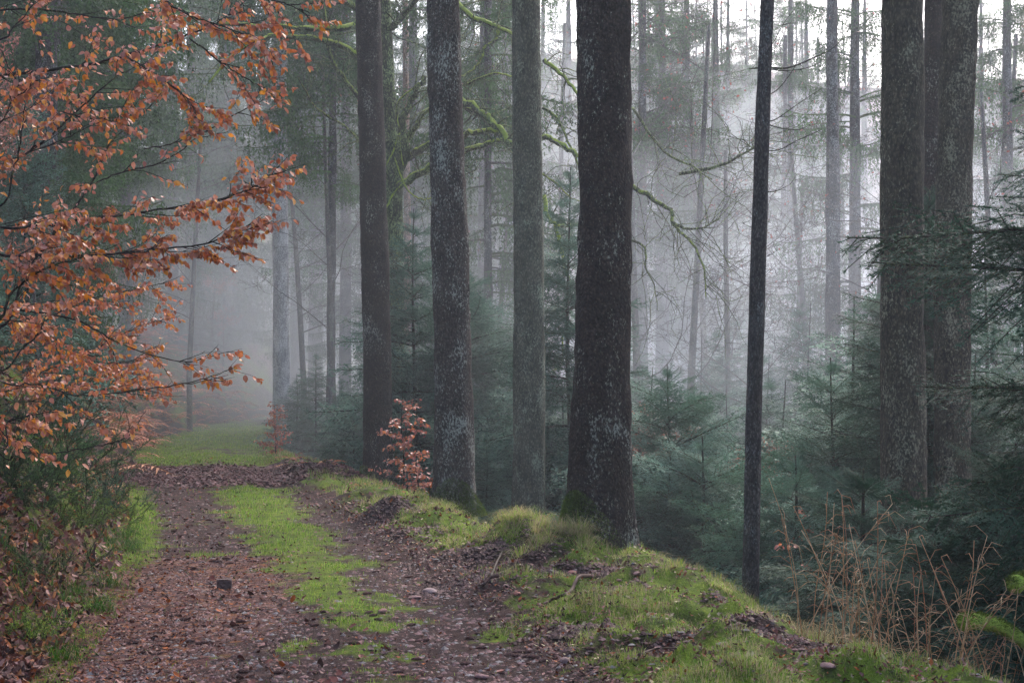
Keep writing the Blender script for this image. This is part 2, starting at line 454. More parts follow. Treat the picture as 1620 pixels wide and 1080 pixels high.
def weights(x, y):
    """green, litter and bare-soil weights of the ground"""
    L, Rr, Cr, Sx = Lc(y), Rc(y), Cc(y), Sc(y)
    nb = fbm(x * 1.6, y * 1.6, 71, 4); nf = fbm(x * 5, y * 5, 81, 3)
    # green
    strip = np.exp(-((x - Sx) / np.interp(y, [8, 9.5, 12, 20, 26], [0.28, 0.34, 0.50, 0.62, 0.6])) ** 2) * np.interp(y, [7, 8, 9.5, 11.5, 15, 23.5, 26], [0.30, 0.42, 0.62, .86, .92, 1, 0.3])
    strip = strip * np.where(x < L, 0, 1)
    verge = ss(Rr - 0.05, Rr + 0.55, x) * 0.95
    inner = (1 - ss(Rr - 0.9, Rr - 0.2, x)) * 0
    bank = ss(0.0, 0.5, L - x) * 0.62
    edge = np.exp(-((x - L - 0.15) / 0.35) ** 2) * ss(11, 14, y) * 0.8
    band = np.exp(-(((y + 0.25 * (x + 5)) - 27.3) / 2.1) ** 2)           # the carpet of fallen leaves across the track
    farg = ss(30.5, 32, y) * (1 - ss(50, 62, y)) * ss(L, L + 0.5, x) * (1.2 - 0.6 * np.exp(-((y - 38) / 2.5) ** 2))
    small = 0.75 * np.exp(-((x + 3.0) / 0.35) ** 2 - ((y - 14.3) / 0.25) ** 2) + 0.6 * np.exp(-((x + 1.35) / 0.25) ** 2 - ((y - 9.1) / 0.35) ** 2) + 0.5 * np.exp(-((x + 0.05) / 0.4) ** 2 - ((y - 9.3) / 0.4) ** 2) + 0.45 * np.exp(-((x - 0.1) / 0.3) ** 2 - ((y - 10.9) / 0.3) ** 2)
    g = np.maximum.reduce([strip, verge * .80, bank * .85, edge, farg, small]) + 1.0 * (nb - 0.5) + 1.05 * (nf - .5)
    t = x - Cr
    g = g - 0.95 * ss(0.25, 1.3, t)
    for (mx, my, sx, sy, h) in PITS: g = g - 0.9 * np.exp(-((x - mx) / sx) ** 2 - ((y - my) / sy) ** 2)
    for (mx, my, sx, sy, h) in [(-0.05, 12.75, .42, .16, 1), (-1.45, 16.9, .3, .14, 1), (1.0, 11.75, .3, .1, 1), (1.3, 8.5, .6, .16, 1), (.5, 9.3, .25, .1, .8)]: g = g - 0.9 * np.exp(-((x - mx) / sx) ** 2 - ((y - my) / sy) ** 2)
    g = g * (1 - band) 
    # litter
    lit = np.maximum.reduce([band * 1.1 * ss(L - 1, L, x), (1 - ss(-2.6, -0.6, x - 0.0 * y)) * (1 - ss(12, 17, y)) * 0.85 * ss(-1.2, 0.2, x - L + 1.0), 0.30 + 0 * x, 0.75 * ss(0.5, 2.0, L - x), 0.7 * ss(0.5, 2.0, t)])
    lit = lit + 0.5 * (nf - 0.5)
    return np.clip(g, 0, 1), np.clip(lit, 0, 1)

ys = np.concatenate([np.linspace(-14, 4.5, 30), np.geomspace(4.5 + 5, 235 + 5, 400)[1:] - 5])
uu = np.linspace(-1, 1, 430); uu = 0.62 * uu + 0.9 * np.sign(uu) * np.maximum(np.abs(uu) - 0.8, 0) ** 1.5 * 6 + 0.06
X = uu[None, :] * (np.abs(ys)[:, None] + 6); Y = np.repeat(ys[:, None], len(uu), 1)
Z = ground_z(X, Y)
GW, LW = weights(X, Y)
nr, nc = X.shape
V = np.stack([X, Y, Z], -1).reshape(-1, 3)
Cl = np.stack([GW, LW, np.zeros_like(GW)], -1).reshape(-1, 3)
I = (np.arange(nr - 1)[:, None] * nc + np.arange(nc - 1)[None]).ravel()
Q = np.stack([I, I + 1, I + nc + 1, I + nc], 1)
cx = V[Q, 0].mean(1); cy = V[Q, 1].mean(1); dd = np.hypot(cx, cy)
is_path = (cx > Lc(cy)) & (cx < Rc(cy) + 0.1) & (cy < 72)
is_hill = (dd > 75) & ~is_path
is_bank = (cx <= Lc(cy)) & ~is_hill
def sub_ground(name, mask):
    q = Q[mask]; u, inv = np.unique(q, return_inverse=True)
    me = mk_mesh(name, V[u], inv.reshape(q.shape), Cl[u], None, [M_GROUND])
    return tag(link(name, me), kind='structure')
sub_ground('path', is_path); sub_ground('hill', is_hill); sub_ground('bank', is_bank)
sub_ground('ground', ~(is_path | is_hill | is_bank))

# ------------------------------------------------------------------ conifer foliage
def fir_bough(seed, per_m=120, ln=0.022, wd=0.0035, dense=1.0, droop=0.25, vol=0.3, col=(0.028, 0.058, 0.036), tip=(0.075, 0.125, 0.085)):
    g = np.random.default_rng(seed)
    def axis(s): return np.array([s, 0.04 * math.sin(s * 4 + seed), 0.12 * s - droop * s * s + 0.10 * s ** 4])
    geo = Geo(); main = np.array([axis(s) for s in np.linspace(0, 1, 9)])
    v, t = tube(main, np.linspace(0.011, 0.002, 9), 4); geo.add(v, t, (0.3, 0, 0), 1)
    P0, P1, tw, tips = [], [], [], []
    P0 += list(main[2:-1]); P1 += list(main[3:]); tips += [0.2] * 5 + [1.0]
    s = 0.10
    while s < 0.98:
        for sd in (-1, 1):
            b = axis(s + g.uniform(-.01, .01)); Ln = (0.52 * (1 - s) ** 0.8 * min(1, 0.5 + s * 2.0) + 0.05) * g.uniform(0.75, 1.15)
            a = R(g.uniform(46, 62)) * sd
            dr = nrm(np.array([math.cos(a), math.sin(a), g.normal(-0.12, vol)]))
            m = b + dr * Ln * 0.5; e = b + dr * Ln + np.array([Ln * 0.12, 0, -(0.10 + vol * .35) * Ln])
            P0 += [b, m]; P1 += [m, e]; tips += [0.0, 1.0]
            tw += [(b, m, 0.003), (m, e, 0.002)]
            k = 0.05
            while k < Ln - 0.03:
                for s2 in (-1, 1):
                    if g.random() < 0.1: continue
                    q = b + (e - b) * (k / Ln); l2 = min(0.16, (Ln - k) * 0.55) * g.uniform(0.6, 1.2) + 0.015
                    a2 = a + R(g.uniform(40, 58)) * s2
                    d2 = nrm(np.array([math.cos(a2), math.sin(a2), g.normal(-0.15 - vol * .4, vol)]))
                    P0.append(q); P1.append(q + d2 * l2); tips.append(1.0)
                k += 0.055 / dense
        s += 0.062 / dense
    P0 = np.array(P0); P1 = np.array(P1); tips = np.array(tips)
    v, t = prisms([a for a, b, c in tw], [b for a, b, c in tw], [c for a, b, c in tw], 0.0015); geo.add(v, t, (0.3, 0, 0), 1)
    v, t, idx = needles(P0, P1, per_m, ln, wd, 'flat', g)
    f = (tips[idx] * g.uniform(0.0, 1.0, len(idx)))[:, None] * 0.75
    c = np.array(col) * (1 - f) + np.array(tip) * f
    geo.add(v, t, np.repeat(c, 3, 0), 0)
    return geo.arrays()

def spruce_bough(seed, n=50, per=28, ln=0.036, wd=0.014, hang=0.28, col=(0.050, 0.100, 0.030)):
    """an old spruce branch with curtains of hanging twigs, one unit long"""
    g = np.random.default_rng(seed); geo = Geo()
    def axis(s): return np.array([s, 0.05 * math.sin(s * 5 + seed), 0.05 * s - 0.42 * s * s + 0.24 * s ** 4])
    main = np.array([axis(s) for s in np.linspace(0, 1, 9)])
    v, t = tube(main, np.linspace(0.014, 0.003, 9), 4); geo.add(v, t, (0.45, 0, 0), 1)
    P0, P1 = [], []
    for i in range(n):
        s = 0.12 + 0.88 * (i + g.random()) / n
        b = axis(s); sd = g.choice([-1, 1]); a = R(g.uniform(35, 70)) * sd
        Ln = (0.34 * (1 - s) + 0.05) * g.uniform(0.4, 1.2)
        e = b + np.array([math.cos(a), math.sin(a), -0.25]) * Ln
        P0.append(b); P1.append(e)
        for k in range(3):
            q = b + (e - b) * g.uniform(0.15, 1); h = hang * g.uniform(0.3, 1.2) * (0.35 + min(1, 2.2 * (1 - s)))
            P0.append(q); P1.append(q + np.array([g.normal(0, 0.02), g.normal(0, 0.02), -h]))
    P0 = np.array(P0); P1 = np.array(P1)
    v, t, idx = needles(P0, P1, per, ln, wd, 'round', g, 0.8)
    f = g.uniform(0.6, 1.5, len(P0))[idx][:, None]
    geo.add(v, t, np.repeat(np.array(col) * f, 3, 0), 0)
    return geo.arrays()

FIR_NEAR = [fir_bough(i, per_m=250, ln=0.021, wd=0.0052, dense=1.3, vol=0.32, col=(.018, .056, .030), tip=(.060, .140, .085)) for i in range(3)]
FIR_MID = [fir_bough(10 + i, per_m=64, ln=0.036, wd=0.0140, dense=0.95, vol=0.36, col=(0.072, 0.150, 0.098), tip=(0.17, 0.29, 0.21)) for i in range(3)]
SPR = [spruce_bough(20 + i) for i in range(3)]
def bough_mesh(arr, name, mats): 
    v, t, c, m = arr
    return mk_mesh(name, v, t, c, m, mats, False)
FIR_NEAR_ME = [bough_mesh(a, 'branch', [M_NEEDLE, M_TWIG_DARK]) for a in FIR_NEAR]
FIR_MID_ME = [bough_mesh(a, 'branch', [M_NEEDLE, M_TWIG_DARK]) for a in FIR_MID]

def fir_plan(H, wid, g, z0=0.25, gap=0.36):
    """places of the boughs of a young fir: (z, azimuth, tilt, length)"""
    out = []; z = z0; a0 = g.uniform(0, 6.28)
    while z < H - 0.25:
        f = z / H; n = 7 if f < 0.8 else 5
        ln = wid * (1 - f) ** 0.85 + 0.18
        tilt = -0.18 + 0.80 * f ** 1.4
        for k in range(n):
            out.append((z + g.uniform(-.05, .05), a0 + k * 6.2832 / n + g.uniform(-.25, .25), tilt + g.uniform(-.16, .20), ln * g.uniform(0.55, 1.25)))
        for k in range(2):
            out.append((z + gap * g.uniform(.3, .7), g.uniform(0, 6.28), tilt + g.uniform(-.1, .1), ln * g.uniform(0.3, 0.6)))
        a0 += 0.6; z += gap * (1.15 - 0.4 * f)
    for k in range(3): out.append((H - 0.22, k * 2.1, 0.8, 0.22))
    out.append((H - 0.30, 0, 1.45, 0.36))
    return out

def stem_arr(H, r):
    P = np.array([[0.03 * math.sin(z), 0.03 * math.cos(z * 1.3), z] for z in np.linspace(-0.3, H, 14)])
    return tube(P, np.linspace(r, 0.008, 14), 7)

def fir_crown_mesh(seed, H, wid, boughs, gap=0.36):
    g = np.random.default_rng(seed); geo = Geo()
    for (z, a, tl, ln) in fir_plan(H, wid, g, gap=gap):
        arr = boughs[g.integers(len(boughs))]
        M = rotz(a) @ roty(-tl) @ rotx(g.uniform(-.5, .5)) * ln
        geo.addgeo(arr, M, np.array([0, 0, z]), g.uniform(0.8, 1.2))
    return geo.mesh('crown', [M_NEEDLE, M_TWIG_DARK], False)

FIRH = 7.0
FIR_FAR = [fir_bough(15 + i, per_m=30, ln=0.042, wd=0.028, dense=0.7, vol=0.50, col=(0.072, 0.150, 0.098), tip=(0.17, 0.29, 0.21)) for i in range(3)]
FIR_CROWNS = [fir_crown_mesh(40 + i, FIRH, 2.3 + 0.4 * i, FIR_FAR, 0.40) for i in range(3)]
gs = Geo(); v, t = stem_arr(FIRH, 0.07); gs.add(v, t, (0, 0, 0)); FIR_STEM = gs.mesh('trunk', [M_TWIG_DARK])

def young_fir(px, top, d, label, group, var=0, sc=None, name='young_fir_tree', wide=1.0):
    x = (px - 810) * d / F; z = gz(x, d) - 0.05
    zt = CAM_Z - (top - HOR) * d / F
    k = (zt - z) / FIRH if sc is None else sc
    o = thing(name, (x, d, z), label, 'fir tree', group, rz=rng.uniform(0, 6.28))
    o.scale = (k * wide, k * wide, k)
    link('trunk', FIR_STEM, o); c_ = link('crown', FIR_CROWNS[var % 3], o); c_.rotation_euler = (rng.normal(0, .03), rng.normal(0, .03), var * 1.1)
    return o

MARKS = [(60, 'far left copper leaves'), (250, 'copper leaf ends'), (446, 'pale trunk at the bend'), (598, 'straight brown trunk'), (716, 'lichen speckled trunk'), (836, 'grey green trunk'), (950, 'thickest trunk'),
         (1085, 'bare twiggy beech'), (1195, 'slender trunk'), (1314, 'hazy grey trunk'), (1428, 'nearer olive trunk'), (1510, 'furthest right trunk'), (1600, 'fir at the right edge')]
def where(px):
    m = min(MARKS, key=lambda q: abs(q[0] - px)); e = px - m[0]
    return ('behind the ' if abs(e) < 18 else 'just left of the ' if e < -45 else 'close left of the ' if e < 0 else 'just right of the ' if e > 45 else 'close right of the ') + m[1]
def near_fir(px, top, d, wid, label, seed, meshes, gap=0.34, r=0.06, name='fir_tree', base=None, extra=()):
    g = np.random.default_rng(seed)
    x = (px - 810) * d / F; z = gz(x, d) - 0.05 if base is None else base
    H = CAM_Z - (top - HOR) * d / F - z
    o = thing(name, (x, d, z), label, 'fir tree')
    gg = Geo(); v, t = stem_arr(H, r); gg.add(v, t, (0, 0, 0)); link('trunk', gg.mesh('trunk', [M_TWIG_DARK]), o)
    for (bz, a, tl, ln) in list(fir_plan(H, wid, g, gap=gap)) + list(extra):
        b = link('branch', meshes[g.integers(len(meshes))], o, (0, 0, bz))
        b.rotation_euler = (g.uniform(-.6, .6), -tl, a)
        b.scale = (ln,) * 3
    return o

# ------------------------------------------------------------------ old trees
def spruce_crown_mesh(seed, z0, H, wid):
    g = np.random.default_rng(seed); geo = Geo(); z = z0
    while z < H - 0.6:
        f = (z - z0) / (H - z0)
        ln = (wid * (1 - f) ** 0.8 + 0.4) * (0.45 + 0.55 * min(1, f * 5))
        for k in range(4):
            if g.random() < 0.12: continue
            M = rotz(g.uniform(0, 6.28)) @ roty(-(0.05 + 0.5 * f + g.uniform(-.15, .1))) * (ln * g.uniform(0.6, 1.1))
            geo.addgeo(SPR[g.integers(3)], M, np.array([0, 0, z + g.uniform(-.2, .2)]), g.uniform(0.7, 1.3))
        z += 0.55 + 0.25 * f
    return geo.mesh('crown', [M_SPRUCE, M_BARK_FAR], False)

def old_trunk_mesh(name, P, r, mat, sides=40, flare=1.35, mossy=None, rough=0.012, seed=0, step=0.14):
    """P: axis points (local, base first), r: radii"""
    P = np.asarray(P, float); r = np.asarray(r, float)
    L = np.concatenate([[0], np.cumsum(np.linalg.norm(np.diff(P, axis=0), axis=1))])
    n = max(8, int(L[-1] / step)); q = np.concatenate([np.linspace(0, min(1.5, L[-1] * .5), 14)[:-1], np.linspace(min(1.5, L[-1] * .5), L[-1], n)])
    Pp = np.stack([np.interp(q, L, P[:, i]) for i in range(3)], 1); rr = np.interp(q, L, r)
    a = np.arange(sides) * 2 * np.pi / sides
    A, Qq = np.meshgrid(a, q)
    h = np.maximum(q, 0)[:, None]
    but = (flare - 1) * np.exp(-h / 0.32) * (0.8 + 0.5 * np.cos(A * 4 + seed) + 0.35 * np.cos(A * 7 + 2.1 * seed))
    nz = vn(A * 5.1 + seed * 3.3, Qq * 9, seed) - 0.5 + 0.9 * (vn(A * 1.9 + seed, Qq * 1.3, seed + 5) - 0.5)
    seam = ss(5.9, 6.28, A)       # close the noise round the trunk
    nz0 = vn(0 * Qq + seed * 3.3, Qq * 9, seed) - 0.5 + 0.9 * (vn(0 * Qq + seed, Qq * 1.3, seed + 5) - 0.5)
    nz = nz * (1 - seam) + nz0 * seam
    rad = rr[:, None] * (1 + np.maximum(but, -0.05)) + rough * 2 * nz
    v = Pp[:, None] + rad[..., None] * np.stack([np.cos(A), np.sin(A), 0 * A], -1)
    i = np.arange(len(q) - 1)[:, None] * sides; j = np.arange(sides)[None]; k = (j + 1) % sides
    Aa = (i + j).ravel(); B = (i + k).ravel(); D = Aa + sides; E = B + sides
    t = np.stack([Aa, B, E, D], 1)
    ms = np.zeros((len(q), sides))
    if mossy is not None:
        az, hh, amt = mossy
        ms = amt * np.exp(-np.maximum(h, 0) / hh) * (0.55 + 0.45 * np.cos(A - az))
    c = np.stack([ms, np.exp(-np.maximum(Qq, 0) / 1.5), 0 * ms], -1).reshape(-1, 3)
    return mk_mesh(name, v.reshape(-1, 3), t, c, None, [mat])

def trunk_from_px(pts, d, H, base_extra=0.35, rtop=0.05, base_z=None):
    """pts: (px centre, py, width px) from base upward; returns base point, axis, radii in metres"""
    P = []; r = []
    for (px, py, wp) in pts:
        P.append(W(px, py, d)); r.append(wp * d / F / 2)
    P = np.array(P)
    z0 = gz(P[0][0], d) if base_z is None else base_z
    if P[0][2] > z0 - base_extra:
        k = (P[1] - P[0]) / max(1e-6, (P[1][2] - P[0][2]))
        lo = P[0] + k * (z0 - base_extra - P[0][2])
        P = np.vstack([lo, P]); r = [r[0]] + r
    dr = nrm(P[-1] - P[-2]); top = P[-1] + dr * max(0.5, (z0 + H - P[-1][2]))
    P = np.vstack([P, top]); r = r + [rtop]
    base = np.array([P[0][0], P[0][1], z0])
    return base, P - base, np.array(r)

SPR_CROWNS = [spruce_crown_mesh(60, 4.5, 26, 3.3), spruce_crown_mesh(61, 7.5, 24, 3.0), spruce_crown_mesh(62, 2.5, 21, 3.2)]
HIGH_CROWN = spruce_crown_mesh(63, 11.5, 27, 3.4)

def dead_branch_arr(g, ln, up=0.25, twigs=5, r=0.012):
    n = 9; s = np.linspace(0, 1, n)
    P = np.stack([s * ln, 0.10 * ln * np.sin(s * 3 + g.uniform(0, 6)), ln * (-0.22 * s + (0.22 + up) * s ** 2.2)], 1) + g.normal(0, 0.012 * ln, (n, 3)) * s[:, None]
    geo = Geo(); v, t = tube(P, np.linspace(r, r * 0.22, n), 5); geo.add(v, t, (0.1, 0, 0))
    for k in range(twigs):
        i = g.integers(2, n - 1); a = g.choice([-1, 1]) * g.uniform(.5, 1.1); l2 = ln * g.uniform(.12, .35) * (1 - .5 * i / n)
        d0 = nrm(P[i] - P[i - 1]); e = rotz(a) @ d0 * l2 + np.array([0, 0, g.uniform(-.2, .25) * l2])
        Q2 = smooth_pts([P[i], P[i] + e * .5 + g.normal(0, .03 * l2, 3), P[i] + e], 3)
        v, t = tube(Q2, np.linspace(r * .4, r * .12, len(Q2)), 3); geo.add(v, t, (0, 0, 0))
    return geo.arrays()
_g = np.random.default_rng(99)
DEAD = [bough_mesh(dead_branch_arr(_g, 1.0, u, 7), 'dead_branch', [M_TWIG_DARK]) for u in (0.1, 0.3, 0.5, -0.1)]
DEADG = [bough_mesh(dead_branch_arr(_g, 1.0, u, 8, 0.009), 'dead_branch', [M_TWIG_GREY]) for u in (0.0, 0.2, -0.2)]

def add_dead(o, P, r, z0, z1, n, lmin, lmax, seed, meshes=DEAD, arc=None):
    g = np.random.default_rng(seed)
    for k in range(n):
        z = g.uniform(z0, z1); x = np.interp(z, P[:, 2], P[:, 0]); y = np.interp(z, P[:, 2], P[:, 1]); rr = np.interp(z, P[:, 2], r)
        a = g.uniform(0, 6.28) if arc is None else g.uniform(*arc)
        b = link('dead_branch', meshes[g.integers(len(meshes))], o, (x + math.cos(a) * rr * .8, y + math.sin(a) * rr * .8, z))
        b.rotation_euler = (g.uniform(-.3, .3), g.uniform(-.15, .25), a); b.scale = (g.uniform(lmin, lmax),) * 3

def near_tree(name, pts, d, mat, label, cat='spruce tree', H=27, mossy=None, crown=HIGH_CROWN, seed=0, flare=1.3, rough=0.012, dead=None, base_z=None, ck=1.0, step=.14):
    base, P, r = trunk_from_px(pts, d, H, base_z=base_z)
    o = thing(name, base, label, cat)
    link('trunk', old_trunk_mesh('trunk', P, r, mat, flare=flare, mossy=mossy, seed=seed, rough=rough, step=step), o)
    if crown is not None:
        c = link('crown', crown, o, (P[-1][0] * 0.6, 0, 0)); c.rotation_euler = (0, 0, seed * 1.7); c.scale = (ck, ck, 1)
    if dead: add_dead(o, P, r, *dead, seed=seed)
    return o, base, P, r

T_D = near_tree('spruce_tree', [(949, 925, 124), (948, 850, 108), (950, 760, 98), (952, 600, 92), (957, 400, 86), (957, 200, 84), (956, 0, 83)], 13.6, M_BARK_DARK,
    'thickest dark barked spruce trunk standing at the crest of the grassy mound', mossy=(math.pi * 1.08, 0.42, 1.35), seed=1, flare=1.45, rough=0.018)
T_B = near_tree('spruce_tree', [(719, 840, 68), (719, 780, 66), (717, 600, 60), (712, 400, 58), (705, 200, 53), (701, 0, 49)], 18.6, M_BARK_LICHEN,
    'spruce trunk heavily speckled with pale lichen, green moss round its foot', mossy=(math.pi * 1.5, 0.38, 1.25), seed=2, flare=1.42, rough=0.016)
T_A = near_tree('spruce_tree', [(599, 765, 52), (598, 700, 46), (597, 560, 44), (593, 400, 43), (588, 200, 41), (582, 0, 38)], 26.5, M_BARK_DARK,
    'straight brown spruce trunk beside the small orange beech sapling', mossy=(math.pi * 1.2, 0.4, 1.0), seed=3, flare=1.45, rough=0.016)
T_C = near_tree('spruce_tree', [(836, 860, 56), (837, 760, 52), (837, 600, 49), (836, 400, 48), (834, 200, 46), (832, 0, 44)], 23.0, M_BARK_GREY,
    'grey green spruce trunk rising from behind the mound, left of the thickest trunk', seed=4, flare=1.15, dead=(4.2, 8.3, 7, 0.1, 0.3))
T_E = near_tree('spruce_tree', [(1187, 970, 27), (1189, 860, 26), (1193, 640, 25), (1199, 420, 25), (1206, 200, 23), (1214, 0, 20)], 12.2, M_BARK_THIN,
    'slender dark spruce trunk standing alone below the grassy crest', H=17, crown=None, seed=5, flare=1.08, rough=0.004)
T_F = near_tree('spruce_tree', [(1430, 900, 72), (1430, 700, 70), (1427, 500, 68), (1427, 300, 67), (1428, 150, 65), (1428, 0, 62)], 15.0, M_BARK_OLIVE,
    'thick olive brown trunk with pale flecks, leftmost of the close group on the right', seed=6, flare=1.15, rough=0.012)
T_H = near_tree('spruce_tree', [(1508, 860, 58), (1507, 700, 56), (1506, 500, 55), (1509, 300, 56), (1514, 150, 56), (1519, 0, 57)], 17.5, M_BARK_OLIVE,
    'rough trunk furthest right of the close group, fir boughs crossing in front of it', seed=7, flare=1.15, rough=0.016)
T_G = near_tree('spruce_tree', [(1470, 860, 27), (1471, 600, 27), (1474, 300, 28), (1477, 0, 28)], 20.5, M_BARK_DARK,
    'narrow black trunk in the gap between the two olive brown trunks', H=22, crown=None, seed=8, flare=1.1, rough=.005, dead=(0, 8, 14, .3, .8))

# dead branches of the slender trunk, as in the photograph
o, base, P, r = T_E
for pts, rr in (([(1208, 106), (1245, 108), (1280, 95), (1315, 78), (1333, 62)], .010), ([(1208, 108), (1240, 112), (1275, 108), (1300, 98)], .007),
                ([(1208, 107), (1196, 108), (1184, 109)], .010), ([(1203, 190), (1225, 190), (1262, 165), (1300, 140)], .007), ([(1203, 193), (1235, 203), (1265, 205), (1283, 196)], .006),
                ([(1204, 158), (1232, 140), (1255, 110), (1262, 95)], .006), ([(1200, 236), (1230, 238), (1262, 222), (1300, 205)], .006), ([(1198, 303), (1225, 303), (1250, 292)], .007),
                ([(1194, 407), (1215, 405), (1233, 394)], .004), ([(1192, 467), (1210, 466), (1224, 465)], .005), ([(1199, 362), (1185, 358), (1172, 352)], .004), ([(1207, 80), (1222, 70), (1238, 40), (1260, 10)], .005)):
    Q2 = smooth_pts([W(a, b, 12.2 + 0.10 * i) - base for i, (a, b) in enumerate(pts)], 4)
    g2 = Geo(); v, t = tube(Q2, np.linspace(rr, rr * .3, len(Q2)), 5); g2.add(v, t, (0, 0, 0))
    for k in range(4):
        i = rng.integers(2, len(Q2)); e = Q2[i] + rng.normal(0, .07, 3) + np.array([.04, 0, .03])
        v, t = tube([Q2[i], (Q2[i] + e) / 2 + rng.normal(0, .008, 3), e], [.003, .002, .001], 3); g2.add(v, t, (0, 0, 0))
    link('dead_branch', g2.mesh('dead_branch', [M_TWIG_DARK]), o)

for T_, zr, n_ in ((T_D, (1.2, 5.5), 9), (T_B, (1.5, 7), 10), (T_A, (2, 9.5), 14), (T_F, (2, 8), 9), (T_H, (2, 9), 12), (T_C, (2, 9), 8)):
    add_dead(T_[0], T_[2], T_[3], *zr, n_, .08, .34, 17 + n_)

def moss_sleeve(T, d_az, spread, hmax, n, seed, col=(0.075, 0.115, 0.018)):
    """short fibres of moss standing on the bark at the foot of a trunk"""
    o, base, P, r = T; g = np.random.default_rng(seed)
    a = g.normal(d_az, spread, n); q = hmax * g.random(n) ** 1.7 * np.clip(np.cos((a - d_az) * 0.9), .15, 1)
    rr = np.interp(q, P[:, 2] , r) * (1 + 0.45 * np.exp(-q / 0.32) * (0.8 + 0.3 * np.cos(a * 4)))
    ctr = np.stack([np.interp(q, P[:, 2], P[:, 0]), np.interp(q, P[:, 2], P[:, 1]), q], 1)
    out = np.stack([np.cos(a), np.sin(a), 0.25 + 0 * a], 1)
    b = ctr + out * rr[:, None] - np.stack([0 * a, 0 * a, .25 * rr], 1)
    nd = nrm(out + g.normal(0, .5, (n, 3))); wv = nrm(np.cross(nd, g.normal(size=(n, 3))))
    l = g.uniform(.012, .035, n)[:, None]
    v = np.stack([b - wv * .003, b + wv * .003, b + nd * l], 1).reshape(-1, 3)
    c = np.array(col) * g.uniform(.5, 1.6, (n, 1))
    gg = Geo(); gg.add(v, np.arange(3 * n).reshape(-1, 3), np.repeat(c, 3, 0))
    tag(link('moss', gg.mesh('moss', [M_GRASS], False), o), kind='stuff')
moss_sleeve(T_D, math.pi * 1.22, 0.55, 0.62, 15000, 1)
moss_sleeve(T_B, math.pi * 1.5, 0.9, 0.50, 12000, 2)
moss_sleeve(T_A, math.pi * 1.2, 0.6, 0.45, 5000, 3)

# ------------------------------------------------------------------ background wood
FAR_TRUNKS = {}
def far_spruce(x, y, H, r, crown, mat, label, group=None, seed=0, name='spruce_tree', lean=0.0, dead=0):
    z = gz(x, y)
    o = thing(name, (x, y, z), label, 'spruce tree', group, rz=(seed * 2.399) % 6.28)
    key = (round(r, 1), mat.name)
    if key not in FAR_TRUNKS:
        FAR_TRUNKS[key] = old_trunk_mesh('trunk', [[0, 0, -.6], [0, 0, 0], [.05, .05, 9], [0, 0, 26]], np.array([r * 1.05, r, r * .8, .06]), mat, sides=16, flare=1.3, seed=3, rough=.02, step=.8)
    tr = link('trunk', FAR_TRUNKS[key], o); k = H / 26.0; tr.scale = (1, 1, k); o.rotation_euler[0] = lean
    if crown is not None:
        c = link('crown', SPR_CROWNS[crown], o); Hc = (26, 24, 21, 27)[crown]; dz = 4.5 * ((seed * 0.618) % 1.0); c.location = (0, 0, -dz); c.scale = (1.05, 1.05, (26.3 * k + dz) / Hc)
    if dead:
        add_dead(o, np.array([[0, 0, 0], [0, 0, H]]), np.array([r, .1]), 3, 13, dead, 1.0, 2.4, seed, DEADG)
    return o

def named_far(px, d, width_px, mat, label, crown=1, H=27, seed=0, dead=0, name='spruce_tree'):
    x = (px - 810) * d / F
    return far_spruce(x, d, H, width_px * d / F / 2 * 1.12, crown, mat, label, None, seed, name, dead=dead)
CH = HIGH_CROWN
SPR_CROWNS.append(HIGH_CROWN)
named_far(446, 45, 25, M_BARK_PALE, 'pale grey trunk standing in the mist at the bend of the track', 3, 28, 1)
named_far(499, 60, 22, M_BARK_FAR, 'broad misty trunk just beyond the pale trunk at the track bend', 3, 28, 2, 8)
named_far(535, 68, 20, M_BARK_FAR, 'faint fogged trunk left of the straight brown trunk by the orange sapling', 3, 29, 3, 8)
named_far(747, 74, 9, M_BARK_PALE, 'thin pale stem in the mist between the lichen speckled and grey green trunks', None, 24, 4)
named_far(778, 66, 15, M_BARK_FAR, 'blurred trunk in the mist just left of the grey green trunk', 1, 26, 5, 6)
named_far(1018, 50, 15, M_BARK_FAR, 'misty trunk right beside the thickest trunk, bare twigs round it', 3, 26, 6, 8)
named_far(1047, 56, 20, M_BARK_FAR, 'second misty trunk to the right of the thickest trunk', 3, 26, 7, 8)
named_far(1132, 60, 24, M_BARK_FAR, 'broad hazy trunk midway between the thickest and the slender trunk', 1, 25, 8, 6)
named_far(1152, 85, 13, M_BARK_FAR, 'hazy spruce with hanging foliage just left of the slender trunk', 0, 24, 9, 0)
named_far(1314, 38, 24, M_BARK_FAR, 'hazy grey trunk with drooping dead branches between the slender and olive trunks', None, 26, 10, 26)
def pine():
    d = 44; base, P, r = trunk_from_px([(645, 720, 10), (645, 400, 11), (643, 200, 10), (641, 0, 9)], d, 24)
    o = thing('pine_tree', base, 'thin salmon coloured pine stem seen past the mossy beech', 'pine tree')
    link('trunk', old_trunk_mesh('trunk', P, r, M_BARK_PINE, sides=14, flare=1.1, seed=3, rough=.01, step=.4), o)
pine()

